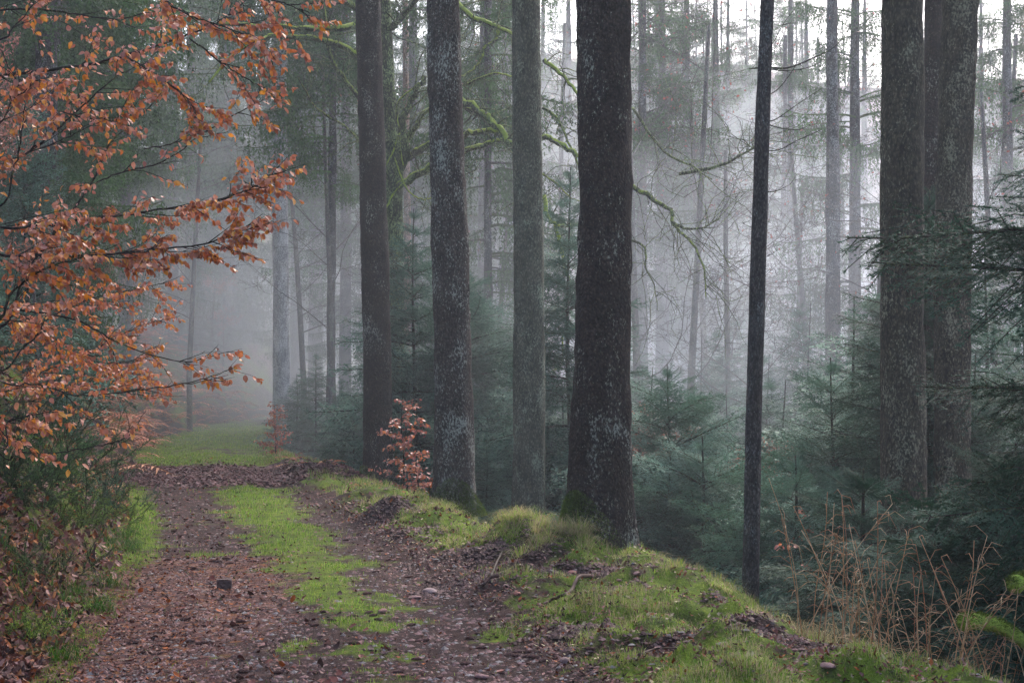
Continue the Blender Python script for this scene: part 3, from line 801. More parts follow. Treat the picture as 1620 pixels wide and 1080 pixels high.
def scatter_spruces(n, x0, x1, y0, y1, seed, label, group, mind=4.2, crowns=(0, 1, 2), Hr=(19, 28), avoid=()):
    g = np.random.default_rng(seed); pts = []; tries = 0
    while len(pts) < n and tries < 4000:
        tries += 1
        y = g.uniform(y0, y1); x = g.uniform(x0, x1) * y / F       # x in photo pixels from the middle
        if Lc(y) - 0.8 < x < Cc(y) + 1.0: continue
        if any(abs(x * F / y + 810 - a) < b and y < 170 for a, b in avoid): continue
        if any((x - a) ** 2 + (y - b) ** 2 < mind ** 2 for a, b in pts): continue
        pts.append((x, y))
    for i, (x, y) in enumerate(pts):
        px = x * F / y + 810
        far_spruce(x, y, g.uniform(*Hr), g.choice([.10, .14] if seed == 3 else [.15, .2, .25]), int(g.choice(crowns)), M_BARK_FAR, label + ', ' + where(px) if 0 < px < 1620 else label, group, seed * 50 + i)
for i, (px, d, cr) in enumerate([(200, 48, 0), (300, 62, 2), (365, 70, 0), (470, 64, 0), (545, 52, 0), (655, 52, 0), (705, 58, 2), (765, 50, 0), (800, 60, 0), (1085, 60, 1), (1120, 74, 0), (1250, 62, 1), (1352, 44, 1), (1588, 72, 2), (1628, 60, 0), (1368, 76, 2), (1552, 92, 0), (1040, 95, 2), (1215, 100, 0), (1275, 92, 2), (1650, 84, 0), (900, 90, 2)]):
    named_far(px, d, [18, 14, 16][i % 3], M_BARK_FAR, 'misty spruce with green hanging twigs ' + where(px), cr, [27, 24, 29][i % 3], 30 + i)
for i, (px, d) in enumerate([(522, 38), (775, 38), (1592, 46)]):
    named_far(px, d, 13 + i % 4, M_BARK_FAR, 'tall spruce, drooping dark twigs high up, ' + where(px), 1, 26 + i % 3, 60 + i)
SKYGAP = [(895, 34), (1025, 36), (1370, 45), (1590, 50), (1225, 22)]
scatter_spruces(26, -900, -330, 42, 120, 1, 'dark misty spruce left of the bend', 'spruces on the left slope')
scatter_spruces(22, -330, 60, 72, 135, 2, 'faint spruce beyond the bend', 'spruces beyond the bend')
scatter_spruces(44, 60, 850, 78, 150, 3, 'hazy spruce across the valley', 'spruces across the valley', 4, (0, 2), (13, 21), SKYGAP)
scatter_spruces(10, -1150, -480, 24, 44, 4, 'green drooping spruce on the bank', 'spruces on the near bank', 3.2, (0, 2))

# bare deciduous trees
def bare_tree_arr(seed, H=14, depth=4, spread=0.9, leaf=0.0, leafcol=(0.30, 0.07, 0.05)):
    g = np.random.default_rng(seed); p0, p1, r0, r1 = [], [], [], []; tips = []; tr0 = []
    def grow(p, d, ln, r, lv):
        n = 5; q = p.copy(); rad = r; nodes = [(q.copy(), d.copy(), rad)]
        for i in range(n):
            d = nrm(d + g.normal(0, (0.022 if lv == 0 else 0.13 + .03 * lv), 3) + np.array([0, 0, 0.06 if lv < 2 else -0.02]))
            e = q + d * ln / n; r2 = r * (1 - (i + 1) / n * (0.55 if lv == 0 else 0.75))
            tr0.append(len(p0)) if lv == 0 else None
            p0.append(q); p1.append(e); r0.append(rad); r1.append(r2); q = e; rad = r2; nodes.append((q.copy(), d.copy(), rad))
        if lv >= depth: tips.append(q); return
        k = [13, 7, 5, 3][min(lv, 3)]
        for j in range(k):
            t = 0.32 + 0.68 * (j + g.random()) / k if lv == 0 else 0.15 + 0.85 * (j + g.random()) / k
            i = min(n - 1, int(t * n)); f = t * n - i
            b = nodes[i][0] * (1 - f) + nodes[i + 1][0] * f; dd = nodes[i][1]
            s = g.normal(size=3); s[2] *= 0.45; s = nrm(s - dd * (s @ dd))
            nd = nrm(dd * g.uniform(.3, .8) + s * spread + np.array([0, 0, .15 if lv == 0 else 0]))
            grow(b, nd, ln * (g.uniform(.22, .42) if lv == 0 else g.uniform(.36, .58)) * (1 - .35 * t) * (1.1 if lv == 0 else 1), max(.006, nodes[i][2] * (g.uniform(.18, .30) if lv == 0 else g.uniform(.4, .6))), lv + 1)
    grow(np.array([0, 0, -.3]), np.array([0, 0, 1.0]), H, 0.11, 0)
    st = Geo(); v, t = tube(np.vstack([p0[0], np.array(p1)[tr0]]), np.concatenate([[r0[0]], np.array(r1)[tr0]]), 10, .05, seed); st.add(v, t, (0.15, 0, 0), 0)
    ot = [i for i in range(len(p0)) if i not in set(tr0)]
    geo = Geo(); v, t = prisms(np.array(p0)[ot], np.array(p1)[ot], np.array(r0)[ot], np.array(r1)[ot]); geo.add(v, t, (0.15, 0, 0), 0)
    if leaf > 0:
        T = np.array(p1)[-len(p1) // 2:]; n = int(900 * leaf); T = T[g.integers(0, len(T), n)] + g.normal(0, .08, (n, 3))
        a = nrm(g.normal(size=(n, 3))) * .045; b = nrm(g.normal(size=(n, 3))) * .03
        v = np.stack([T - a, T + b, T + a, T - b], 1).reshape(-1, 3); k = np.arange(n)[:, None] * 4
        t = np.concatenate([k + [[0, 1, 2]], k + [[0, 2, 3]]])
        geo.add(v, t, np.repeat(np.array(leafcol) * g.uniform(.6, 1.4, (n, 1)), 4, 0), 1)
    return st, geo
BARE = []
for a in ((1, 14, 4, .9, 0.14, (.22, .06, .04)), (2, 12, 4, 1.1, 0.08, (.22, .06, .04)), (3, 7, 3, 1.0, 3.0, (0.33, 0.13, 0.08))):
    st, cr = bare_tree_arr(*a); BARE.append((st.mesh('trunk', [M_TWIG_GREY]), cr.mesh('crown', [M_TWIG_GREY, M_LEAF], False)))
def bare(px, d, k, var, label, group=None, dz=0, name='beech_tree', rz=0):
    x = (px - 810) * d / F
    o = thing(name, (x, d, gz(x, d) + dz), label, 'beech tree', group, rz); o.scale = (k,) * 3
    link('trunk', BARE[var][0], o); link('crown', BARE[var][1], o)
    return o
bare(1085, 40, 1.15, 0, 'bare twiggy beech with a few red leaves right of the thickest trunk', rz=4)
bare(1150, 42, 1.1, 1, 'bare beech filling the gap behind the slender trunk', rz=2)
bare(1255, 48, 1.0, 0, 'misty bare beech just left of the hazy grey trunk', rz=3)
bare(1385, 46, 0.8, 1, 'thin bare beech close behind the left edge of the nearer olive trunk', rz=4)
bare(1600, 40, 0.85, 0, 'bare beech behind the dark fir boughs at the far right', rz=5)
for i, (qx, qd, qk) in enumerate([(1010, 40, 1.2), (1120, 50, 1.4), (1060, 62, 1.5), (1180, 36, .9), (1230, 60, 1.6), (1290, 44, 1.2), (1350, 58, 1.5), (1370, 34, .9), (1570, 52, 1.5), (1610, 66, 1.7), (1590, 34, 1.0), (1020, 75, 1.7), (880, 60, 1.5), (780, 42, .9), (700, 44, 1.0), (480, 46, 1.0), (530, 38, .8), (300, 50, 1.0)]):
    bare(qx, qd, qk, i % 2, 'fine twigged bare beech ' + where(qx) + (' (the taller one)' if qk > 1.65 else ''), rz=i * 1.3)
bare(905, 46, 1.0, 1, 'bare beech between the grey green trunk and the thickest trunk', rz=6)
g_ = np.random.default_rng(5)
for i in range(80):
    qx = g_.uniform(960, 1720)
    bare(qx, g_.uniform(62, 190), g_.uniform(.8, 1.4), int(g_.integers(0, 2)), 'hazy leafless tree across the valley, ' + where(qx), 'leafless trees across the valley', rz=g_.uniform(0, 6))
for i in range(34):
    d = g_.uniform(20, 66); x = Lc(d) - g_.uniform(1.0, 7)
    bare(x * F / d + 810, d, g_.uniform(.35, .6), 2, 'brown leaved young beech, left bank, ' + where(x * F / d + 810), 'young beeches on the left bank', rz=g_.uniform(0, 6))
for i in range(14):
    d = g_.uniform(24, 50); qx = g_.uniform(1010, 1420); bare(qx, d, g_.uniform(.35, .6), 2, 'low young beech with brown leaves ' + where(qx), 'young beeches in the valley', rz=g_.uniform(0, 6))

# ------------------------------------------------------------------ the mossy beech behind the trunks
def limb(pts, r0, r1, d0, d1, base, moss=1.0, twigs=0, seed=0, sub=4):
    n = len(pts); ds = np.linspace(d0, d1, n)
    Q2 = smooth_pts([W(a, b, ds[i]) - base for i, (a, b) in enumerate(pts)], sub)
    g = np.random.default_rng(seed); Q2 = Q2 + g.normal(0, r0 * .25, Q2.shape)
    geo = Geo(); v, t = tube(Q2, np.linspace(r0, r1, len(Q2)), 8, 0.10, seed)
    N = np.zeros(len(v)); rowz = np.repeat(Q2[:, 2], 8); N[:len(rowz)] = v[:len(rowz), 2] > rowz - r0 * .15
    c = np.zeros((len(v), 3)); c[:, 0] = N * moss * 0.52
    geo.add(v, t, c)
    for k in range(twigs):
        i = g.integers(1, len(Q2) - 1); d = nrm(Q2[i + 1] - Q2[i]); ln = g.uniform(.5, 1.8)
        q = Q2[i]; dr = nrm(d * .6 + g.normal(0, .6, 3) * [1, .6, 1]); pp = [q]
        for s in range(5):
            dr = nrm(dr + g.normal(0, .28, 3) + np.array([0, 0, -.02])); q = q + dr * ln / 5; pp.append(q)
        v, t = tube(pp, np.linspace(max(.008, r1 * .45), .004, 6), 4); geo.add(v, t, (0.18 * moss, 0, 0))
        for s in range(3):
            j = g.integers(1, 6); e = pp[j] + nrm(g.normal(size=3)) * ln * .25
            v, t = prisms([pp[j]], [e], [.006], .003); geo.add(v, t, (0.1, 0, 0))
    return geo
BD = 31.0
bb = W(626, 725, BD); bb[2] = gz(bb[0], BD) - .1
mb = thing('beech_tree', bb, 'mossy forked beech behind the trunks, arching green limbs to both sides', 'beech tree')
pp = np.array([W(a, b, BD) - bb for a, b in [(627, 860), (628, 700), (628, 500), (624, 300), (614, 150), (606, 0), (600, -200), (598, -500)]])
link('trunk', old_trunk_mesh('trunk', pp, np.array([.2, .17, .165, .185, .17, .16, .12, .05]), M_BEECH, sides=20, flare=1.3, mossy=(0, 4, .4), seed=4, rough=.02, step=.3), mb)
for i, (pts, r0, r1, d0, d1, ms, tw) in enumerate([
    ([(622, 300), (636, 268), (640, 230), (637, 190), (655, 150), (673, 124)], .11, .055, 31, 30.2, .6, 3),
    ([(638, 235), (655, 205), (672, 180), (690, 165)], .07, .04, 31, 30.5, .8, 2),
    ([(638, 258), (660, 240), (682, 230), (735, 213), (762, 210), (792, 207)], .085, .045, 31, 29.5, 1, 4),
    ([(624, 300), (650, 281), (680, 266), (735, 240), (765, 230), (797, 220)], .085, .045, 31, 29.5, 1, 5),
    ([(700, 150), (735, 162), (770, 184), (795, 210), (812, 228), (862, 218), (885, 226), (915, 248)], .075, .05, 29.6, 29, 1, 9),
    ([(738, 172), (765, 178), (785, 195), (800, 222)], .03, .02, 29.6, 29.3, 1, 3),
    ([(640, 230), (628, 190), (632, 160), (660, 135), (640, 250), (628, 275)][:4], .03, .02, 30.8, 30.4, 1.2, 4),
    ([(637, 262), (632, 230), (633, 210), (622, 240), (612, 262)], .028, .015, 30.6, 30.3, 1.2, 2),
    ([(625, 250), (638, 290), (655, 310), (670, 315), (690, 313)], .022, .01, 30.4, 30.2, 1.2, 3),
    ([(610, 330), (625, 305), (640, 290), (655, 282)], .03, .02, 30.6, 30.8, 1.2, 1),
    ([(690, -30), (740, 20), (775, 38), (812, 56)], .06, .04, 30, 29, 1.1, 6),
    ([(789, 45), (785, 62), (768, 75), (757, 100), (738, 118), (715, 125)], .04, .02, 29.5, 29, .8, 5),
    ([(735, 135), (765, 122), (790, 116), (812, 122)], .03, .018, 29.5, 29, 1.1, 5),
    ([(858, 96), (880, 110), (900, 132), (915, 150)], .045, .03, 29.5, 29, 1.2, 4),
    ([(858, 170), (880, 185), (895, 215), (908, 245), (915, 262)], .03, .02, 29.5, 29, .7, 4),
    ([(858, 275), (880, 290), (900, 310), (916, 318)], .022, .012, 29.5, 29, .8, 4),
    ([(861, 310), (866, 340), (882, 355), (900, 357), (918, 357)], .045, .035, 29.5, 29, 1.3, 2),
    ([(878, 353), (886, 385), (893, 420), (905, 450), (915, 472)], .045, .02, 29.4, 29, 1.0, 4),
    ([(915, 515), (895, 526), (875, 527), (860, 525)], .03, .012, 29, 29, 1.2, 2),
    ([(890, 530), (890, 565), (886, 580), (868, 588)], .022, .008, 29, 29, 1.2, 2),
    ([(560, 42), (500, 45), (430, 41), (350, 38)], .07, .03, 30.5, 29, 1.1, 9),
    ([(575, 92), (540, 74), (500, 62), (440, 57), (400, 66), (368, 88), (330, 130)], .075, .02, 30.8, 28.5, 1.1, 14),
    ([(575, 160), (540, 120), (520, 75), (515, 30), (505, -20)], .05, .03, 30.8, 30, .8, 8),
    ([(610, 60), (575, 20), (540, 0), (500, -20)], .09, .05, 31, 30, .8, 5),
    ([(575, 230), (545, 200), (500, 170), (470, 120)], .03, .01, 31, 30, .8, 8),
    ([(612, 60), (640, 20), (668, -8)], .07, .05, 31, 30.5, .6, 3),
    ([(960, 280), (1000, 294), (1030, 312), (1060, 335), (1068, 360), (1095, 385), (1113, 425), (1117, 475)], .055, .012, 28.8, 27.5, .7, 12),
    ([(1064, 352), (1090, 362), (1115, 358), (1140, 345)], .03, .008, 28, 27.5, .4, 6),
    ([(1000, 380), (1020, 392), (1022, 425), (1035, 450), (1040, 490)], .025, .008, 28.8, 28, .5, 5),
    ([(1075, 275), (1140, 262), (1180, 240), (1200, 228)], .035, .012, 28, 27, .2, 9),
    ([(1000, 170), (1050, 240), (1095, 262), (1125, 285)], .03, .012, 28.5, 27, .5, 9)]):
    link('limb', limb(pts, r0 * 1.08, r1 * 1.0, d0, d1, bb, ms, tw * 2 + 2, i).mesh('limb', [M_BEECH]), mb)

# ------------------------------------------------------------------ young firs
near_fir(738, 425, 30, 3.3, 'fir with a pointed top between the lichen speckled trunk and the grey green trunk', 301, FIR_MID_ME, 0.42)
near_fir(655, 330, 28.5, 2.7, 'slim fir with spread tiers behind the orange sapling', 302, FIR_MID_ME, 0.50)
near_fir(900, 265, 27, 2.7, 'slim tall fir close against the left side of the thickest trunk', 303, FIR_MID_ME, 0.46)
near_fir(1058, 575, 23, 3.0, 'mist blue fir right of the thickest trunk', 304, FIR_MID_ME, 0.40)
near_fir(1318, 565, 20, 2.6, 'grey green fir top standing between the slender trunk and the nearer olive trunk', 305, FIR_MID_ME, 0.40)
near_fir(1468, 300, 18.8, 2.7, 'tall blue green fir growing behind the group of olive trunks', 306, FIR_NEAR_ME, 0.42)
near_fir(1110, 690, 21, 2.8, 'low dark fir left of the slender trunk', 307, FIR_MID_ME, 0.38)
near_fir(1256, 720, 17.5, 2.3, 'low dark fir just right of the slender trunk', 308, FIR_MID_ME, 0.38)
near_fir(1850, -300, 9.8, 1.9, 'dark green fir at the right edge, long boughs reaching in front of the olive trunks', 309, FIR_NEAR_ME, 0.27, base=-1.4,
         extra=[(4.1, 3.1, 0.02, 2.2), (3.75, 3.0, 0.10, 2.0), (3.0, 3.1, 0.05, 1.7), (2.2, 3.15, -.02, 1.7), (1.5, 2.95, -.05, 1.9)])
near_fir(1480, 800, 10.8, 1.5, 'low dark fir bush behind the dry stalks', 310, FIR_NEAR_ME, 0.24)
near_fir(1600, 700, 10.6, 1.7, 'dark fir bush in the lower right corner', 311, FIR_NEAR_ME, 0.26)
near_fir(1360, 740, 13.2, 1.5, 'blue green fir at the foot of the nearer olive trunk', 312, FIR_NEAR_ME, 0.28)
for i, (px, top, d, k) in enumerate([(500, 560, 38, 1.4), (470, 590, 40, 1.5), (760, 470, 33, 1.5), (640, 540, 34, 1.5), (1030, 580, 30, 1.5), (1090, 620, 25, 1.5), (1150, 560, 38, 1.5), (1240, 600, 27, 1.5), (1350, 470, 24, 1.4), (890, 600, 29, 1.5), (560, 630, 31, 1.5), (980, 520, 42, 1.6), (1200, 500, 46, 1.6), (1300, 440, 50, 1.6), (540, 600, 33, 1.0), (790, 520, 36, 1.1), (700, 560, 38, 1.1), (960, 520, 34, 1.1), (1010, 640, 27, 1.0), (860, 560, 31, 1.1), (1150, 620, 30, 1.1),
                                     (1215, 560, 34, 1.1), (1280, 480, 36, 1.0), (1390, 520, 28, 1.1), (1560, 380, 27, 1.1), (1620, 450, 22, 1.1), (590, 520, 42, 1.1), (1110, 520, 40, 1.1), (1450, 420, 38, 1.1), (1540, 560, 19, 1.2), (830, 700, 27, 1.3), (770, 690, 25, 1.2)]):
    young_fir(px, top, d, 'blurred young fir ' + where(px), 'young firs in the valley', i, wide=k)
for i, (px, top, d, k) in enumerate([(88, 400, 21, .55), (-60, 200, 16, .9), (40, 150, 24, .8), (-150, 100, 20, .9), (300, 380, 60, .9), (345, 440, 64, .8), (395, 430, 70, .8), (130, 300, 34, .8)]):
    young_fir(px, top, d, 'young spruce on the left bank, ' + where(px), 'young spruces on the left bank', i, name='young_spruce_tree', wide=k)

# ------------------------------------------------------------------ leaves
def leaf_arr(g, L=0.075, Wd=0.048, curl=0.4, fold=0.5):
    n = 6; s = np.linspace(0, 1, n); wdt = Wd * 0.5 * np.sin(np.pi * np.clip(s, 0.0, 1) ** 0.85) ** 0.75; wdt[0] = .001; wdt[-1] = .001
    cu = g.uniform(-1, 1) * curl; tw = g.uniform(-1, 1) * curl
    V = []
    for i in range(n):
        a = cu * s[i] * 1.6
        x = L * (math.sin(a) / a if abs(a) > .05 else 1) * s[i]; z = -L * s[i] * a * .5
        for j in (-1, 0, 1):
            wv = wdt[i] * (1 + .12 * g.uniform(-1, 1))
            V.append([x, j * wv * math.cos(fold), z + abs(j) * wv * math.sin(fold) + j * wv * tw * s[i] + g.normal(0, .0012)])
    T = []
    for i in range(n - 1):
        for j in range(2):
            a = i * 3 + j; T += [[a, a + 1, a + 4], [a, a + 4, a + 3]]
    return np.array(V), np.array(T)
LEAFCOL = [(0.54, 0.165, 0.060), (0.50, 0.15, 0.080), (0.60, 0.185, 0.045), (0.70, 0.25, 0.02), (0.62, 0.27, 0.17), (0.38, 0.12, 0.055), (0.62, 0.24, 0.12), (0.66, 0.29, 0.04), (0.28, 0.10, 0.06), (0.48, 0.17, 0.11)]
_g = np.random.default_rng(12)
LEAVES = []
for i in range(20):
    v, t = leaf_arr(_g, _g.uniform(.062, .084), _g.uniform(.040, .055), .55, _g.uniform(.1, .7))
    LEAVES.append((v, t, np.tile(LEAFCOL[i % 10], (len(v), 1)), np.zeros(len(t), int)))
LEAF_ME = [mk_mesh('leaf', a[0], a[1], a[2], a[3], [M_LEAF], True) for a in LEAVES]

# the copper beech whose boughs hang in from the left
bx, by = -5.0, 8.6
bz = gz(bx, by)
beech = thing('beech_tree', (bx, by, bz), 'beech reaching in from the left with copper coloured leaves kept through autumn', 'beech tree')
B0 = np.array([bx, by, bz])
link('trunk', old_trunk_mesh('trunk', [[0, 0, -.3], [0, 0, 0], [.05, 0, 2], [.1, .1, 5], [.2, .1, 9]], np.array([.17, .15, .13, .10, .03]), M_BEECH, sides=20, flare=1.3, seed=9, rough=.01), beech)
# (points in photo pixels, depth at start, depth at end, radius, leaf density, twig density)
MAIN = [
    ([(-20, 122), (60, 113), (135, 103), (200, 88), (262, 68), (322, 46), (365, 22), (400, -12)], 8.4, 8.0, .013, .9, 1.3),
    ([(-20, 520), (40, 430), (90, 365), (146, 288), (172, 230), (205, 198), (245, 162)], 8.6, 8.6, .012, .55, .8),
    ([(-20, 330), (22, 262), (36, 200), (36, 150), (10, 100)], 7.9, 7.9, .008, .7, .9),
    ([(40, 245), (90, 205), (140, 160), (190, 118), (250, 92)], 8.2, 8.0, .007, 1.0, 1.2),
    ([(-30, 352), (60, 356), (150, 346), (250, 332), (330, 320), (380, 305), (410, 290), (432, 274)], 8.0, 7.7, .010, 1.7, 2.1),
    ([(-30, 392), (70, 404), (150, 403), (240, 396), (320, 386), (365, 370), (395, 355)], 7.6, 7.6, .010, 1.8, 2.0),
    ([(-30, 500), (20, 460), (60, 430), (120, 410), (190, 400), (250, 392)], 7.8, 7.5, .011, 1.3, 1.4),
    ([(-30, 575), (40, 545), (62, 525), (72, 500)], 7.4, 7.4, .008, .6, .7),
    ([(30, 490), (120, 506), (180, 538), (240, 562), (300, 572), (345, 560)], 8.2, 8.4, .006, .8, 1.3),
    ([(-30, 585), (60, 607), (120, 625), (190, 620), (260, 612), (320, 600), (360, 586)], 8.0, 8.2, .006, .7, 1.1),
    ([(-30, 640), (20, 636), (60, 634)], 7.2, 7.2, .006, .3, .8),
    ([(-20, 700), (30, 714), (80, 716), (140, 708), (190, 696), (225, 675)], 7.6, 7.6, .005, .35, .9),
    ([(-20, 690), (10, 668), (30, 655)], 6.6, 6.6, .004, 1.2, 1.3),
    ([(-30, 20), (50, 15), (120, 22), (180, 30), (240, 20)], 8.6, 8.4, .009, .7, 1.2),
    ([(-20, 70), (20, 45), (50, 10), (60, -30)], 8.0, 8.0, .007, .9, 1.0),
    ([(230, -40), (260, 0), (300, 25), (355, 42), (400, 60), (425, 70)], 7.8, 7.6, .006, 1.5, 1.6),
    ([(380, -40), (420, -5), (455, 8), (492, 22)], 7.8, 7.6, .005, 1.5, 1.6),
    ([(200, 90), (260, 128), (300, 160), (312, 190)], 7.8, 7.6, .005, 1.9, 2.0),
    ([(300, 60), (345, 95), (380, 118), (415, 140), (432, 150)], 7.8, 7.6, .005, 1.2, 1.5),
    ([(230, 235), (270, 228), (310, 212), (335, 208)], 8.4, 8.4, .004, .3, .8),
    ([(150, 290), (200, 270), (260, 255), (330, 205), (390, 170), (410, 150)], 8.4, 8.2, .005, .35, .9),
    ([(-20, 250), (50, 240), (110, 215), (150, 190)], 8.2, 8.2, .006, 1.0, 1.2),
    ([(-30, 205), (20, 160), (60, 125)], 7.4, 7.4, .006, 1.5, 1.6),
    ([(90, 175), (130, 185), (170, 190), (185, 200)], 7.6, 7.6, .004, 1.6, 1.6),
    ([(-30, 470), (40, 500), (100, 545), (170, 575), (250, 560)], 10.5, 11.5, .006, 1.3, 1.8),
    ([(-30, 620), (60, 590), (140, 560), (210, 520), (285, 500)], 11.5, 12.5, .006, 1.3, 1.8),
    ([(-30, 560), (50, 520), (120, 480), (200, 460), (270, 445)], 10.5, 11.5, .006, 1.2, 1.8),
    ([(0, 660), (70, 640), (140, 600), (200, 590), (240, 600)], 11, 12, .005, 1.2, 1.6)]
leafP = []      # (position, matrix)
def place_leaf(p, az, pitch, roll, k, pxq):
    leafP.append((p, rotz(az) @ roty(pitch) @ rotx(roll) * k, pxq))
g = np.random.default_rng(77)
def wiggle(p, d, ln, n, amp):
    out = [p]; 
    for i in range(n):
        d = nrm(d + g.normal(0, amp, 3)); p = p + d * ln / n; out.append(p)
    return np.array(out)
def leaves_on(Q2, dens, k=1.0):
    L = np.linalg.norm(np.diff(Q2, axis=0), axis=1).sum()
    n = g.poisson(L * 50 * dens)
    for i in range(n):
        t = g.random() * (len(Q2) - 1); j = min(int(t), len(Q2) - 2)
        p = Q2[j] * (1 - t + j) + Q2[j + 1] * (t - j)
        d = Q2[j + 1] - Q2[j]; a = math.atan2(d[1], d[0]) + g.choice([-1, 1]) * g.uniform(.4, 1.2)
        off = np.array([math.cos(a), math.sin(a), -.6]) * .012
        place_leaf(p + off, a, abs(g.normal(.75, .40)), g.normal(0, .8), g.uniform(.34, .64) * k, 0)
for (pts, d0, d1, r, ld, td) in MAIN:
    ds = np.linspace(d0, d1, len(pts))
    P = [W(a, b, ds[i]) for i, (a, b) in enumerate(pts)]
    if pts[0][0] < 10:      # back to the stem
        s0 = np.array([bx + .1, by, np.clip(P[0][2] - .35, bz + .8, 7.5)])
        P = [s0, (s0 + P[0]) / 2 + np.array([0, 0, .04])] + P
    Q2 = smooth_pts(P, 7); Q2 = Q2 + g.normal(0, .003, Q2.shape)
    geo = Geo(); v, t = tube(Q2, np.linspace(r, .0022, len(Q2)), 6, .06); geo.add(v, t, (0.15, 0, 0))
    inx = [i for i in range(len(Q2) - 1) if Q2[i][0] / Q2[i][1] * F + 810 > -60]
    Lm = sum(np.linalg.norm(Q2[i + 1] - Q2[i]) for i in inx)
    nt = int(Lm * 9 * td)
    for k in range(nt):
        i = inx[int(len(inx) * (k + g.random()) / nt * .999)]
        f = (i - inx[0]) / max(1, len(inx)); d = nrm(Q2[i + 1] - Q2[i])
        sd = g.choice([-1, 1]); a = sd * g.uniform(.45, 1.0)
        dr = rotz(a) @ d + np.array([0, 0, g.uniform(-.62, .42)])
        tw = wiggle(Q2[i], nrm(dr), (g.uniform(.16, .58)) * (1 - .65 * f), 5, .13)
        v, t = tube(tw, np.linspace(.0030, .0012, len(tw)), 4); geo.add(v, t, (0, 0, 0))
        leaves_on(tw[1:], ld)
        for q in range(2):
            j = g.integers(1, 5); t2 = wiggle(tw[j], nrm(rotz(g.choice([-1, 1]) * .7) @ (tw[j + 1] - tw[j]) + np.array([0, 0, g.uniform(-.01, .01)])), g.uniform(.05, .18), 3, .12)
            v, t = tube(t2, np.linspace(.0018, .0009, len(t2)), 3); geo.add(v, t, (0, 0, 0))
            leaves_on(t2, ld)
    link('branch', geo.mesh('branch', [M_TWIG_DARK]), beech, -B0)
leafP.sort(key=lambda q: q[0][1])
stuffleaf = Geo(); n300 = 0
inframe = [i for i, (p, M, _) in enumerate(leafP) if 0 < p[0] / p[1] * F + 810 < 600 and p[2] < 4.2]
pick = set(inframe[:290])
from mathutils import Matrix
for i, (p, M, _) in enumerate(leafP):
    k = i % 20
    if i in pick:
        o = link('leaf', LEAF_ME[k], beech)
        M4 = Matrix([list(M[0]) + [p[0] - B0[0]], list(M[1]) + [p[1] - B0[1]], list(M[2]) + [p[2] - B0[2]], [0, 0, 0, 1]])
        o.matrix_local = M4
    else:
        stuffleaf.addgeo(LEAVES[k], M, p - B0, g.uniform(.8, 1.2))
tag(link('leaves', stuffleaf.mesh('leaves', [M_LEAF]), beech), kind='stuff')
print('beech leaves', len(leafP))

# ------------------------------------------------------------------ beech saplings
def sapling(px, d, H, wid, n, label, seed, group=None, name='beech_sapling', tilt=0, cols=((0.50, 0.17, 0.07), (0.42, 0.14, 0.09), (0.36, 0.12, 0.09))):
    g = np.random.default_rng(seed); x = (px - 810) * d / F; z = gz(x, d) - .03
    o = thing(name, (x, d, z), label, 'beech sapling', group)
    geo = Geo(); top = np.array([tilt, 0, H]); st = smooth_pts([[0, 0, 0], [tilt * .2 + .02, .02, H * .35], [tilt * .6 - .02, 0, H * .7], top], 4)
    v, t = tube(st, np.linspace(.014, .003, len(st)), 5); geo.add(v, t, (0, 0, 0))
    lf = Geo()
    for k in range(n):
        f = .12 + .85 * (k + g.random()) / n; b = np.array([np.interp(f * H, st[:, 2], st[:, 0]), 0, f * H])
        a = g.uniform(0, 6.28); ln = wid * (1.1 - f * .8) * g.uniform(.5, 1.1)
        dr = nrm(np.array([math.cos(a), math.sin(a), g.uniform(0, .45)]))
        P = [b]
        for s in range(4): dr = nrm(dr + g.normal(0, .12, 3) + [0, 0, -.05]); P.append(P[-1] + dr * ln / 4)
        v, t = tube(P, np.linspace(.005, .0015, 5), 3); geo.add(v, t, (0, 0, 0))
        for q in range(int(ln * 42)):
            tt = g.uniform(.6, 4); j = min(3, int(tt)); p = P[j] * (1 - tt + j) + P[j + 1] * (tt - j) + g.normal(0, .02, 3)
            arr = LEAVES[g.integers(20)]; c = np.tile(np.array(cols[g.integers(len(cols))]) * g.uniform(.7, 1.25), (len(arr[0]), 1))
            lf.addgeo((arr[0], arr[1], c, arr[3]), rotz(g.uniform(0, 6.28)) @ roty(g.uniform(.1, 1.0)) @ rotx(g.normal(0, .5)) * g.uniform(.7, 1.1), p)
    link('stem', geo.mesh('stem', [M_TWIG_DARK]), o); tag(link('leaves', lf.mesh('leaves', [M_LEAF]), o), kind='stuff')
sapling(637, 22.5, 1.70, .90, 34, 'orange leaved beech sapling between the brown trunk and the lichen speckled trunk', 1)
sapling(435, 34, 1.35, .62, 50, 'small pinkish beech sapling at the right edge of the misty green track', 2)
sapling(660, 21.5, .8, .45, 14, 'low beech seedling at the foot of the orange leaved sapling', 3)
sapling(1255, 18, 2.3, .8, 9, 'sparse orange leaved sapling in front of the dark firs right of the slender trunk', 4, tilt=.3)
sapling(1290, 15.5, 1.6, .7, 6, 'low orange flecked sapling beneath the blue green fir boughs', 5, tilt=-.2)

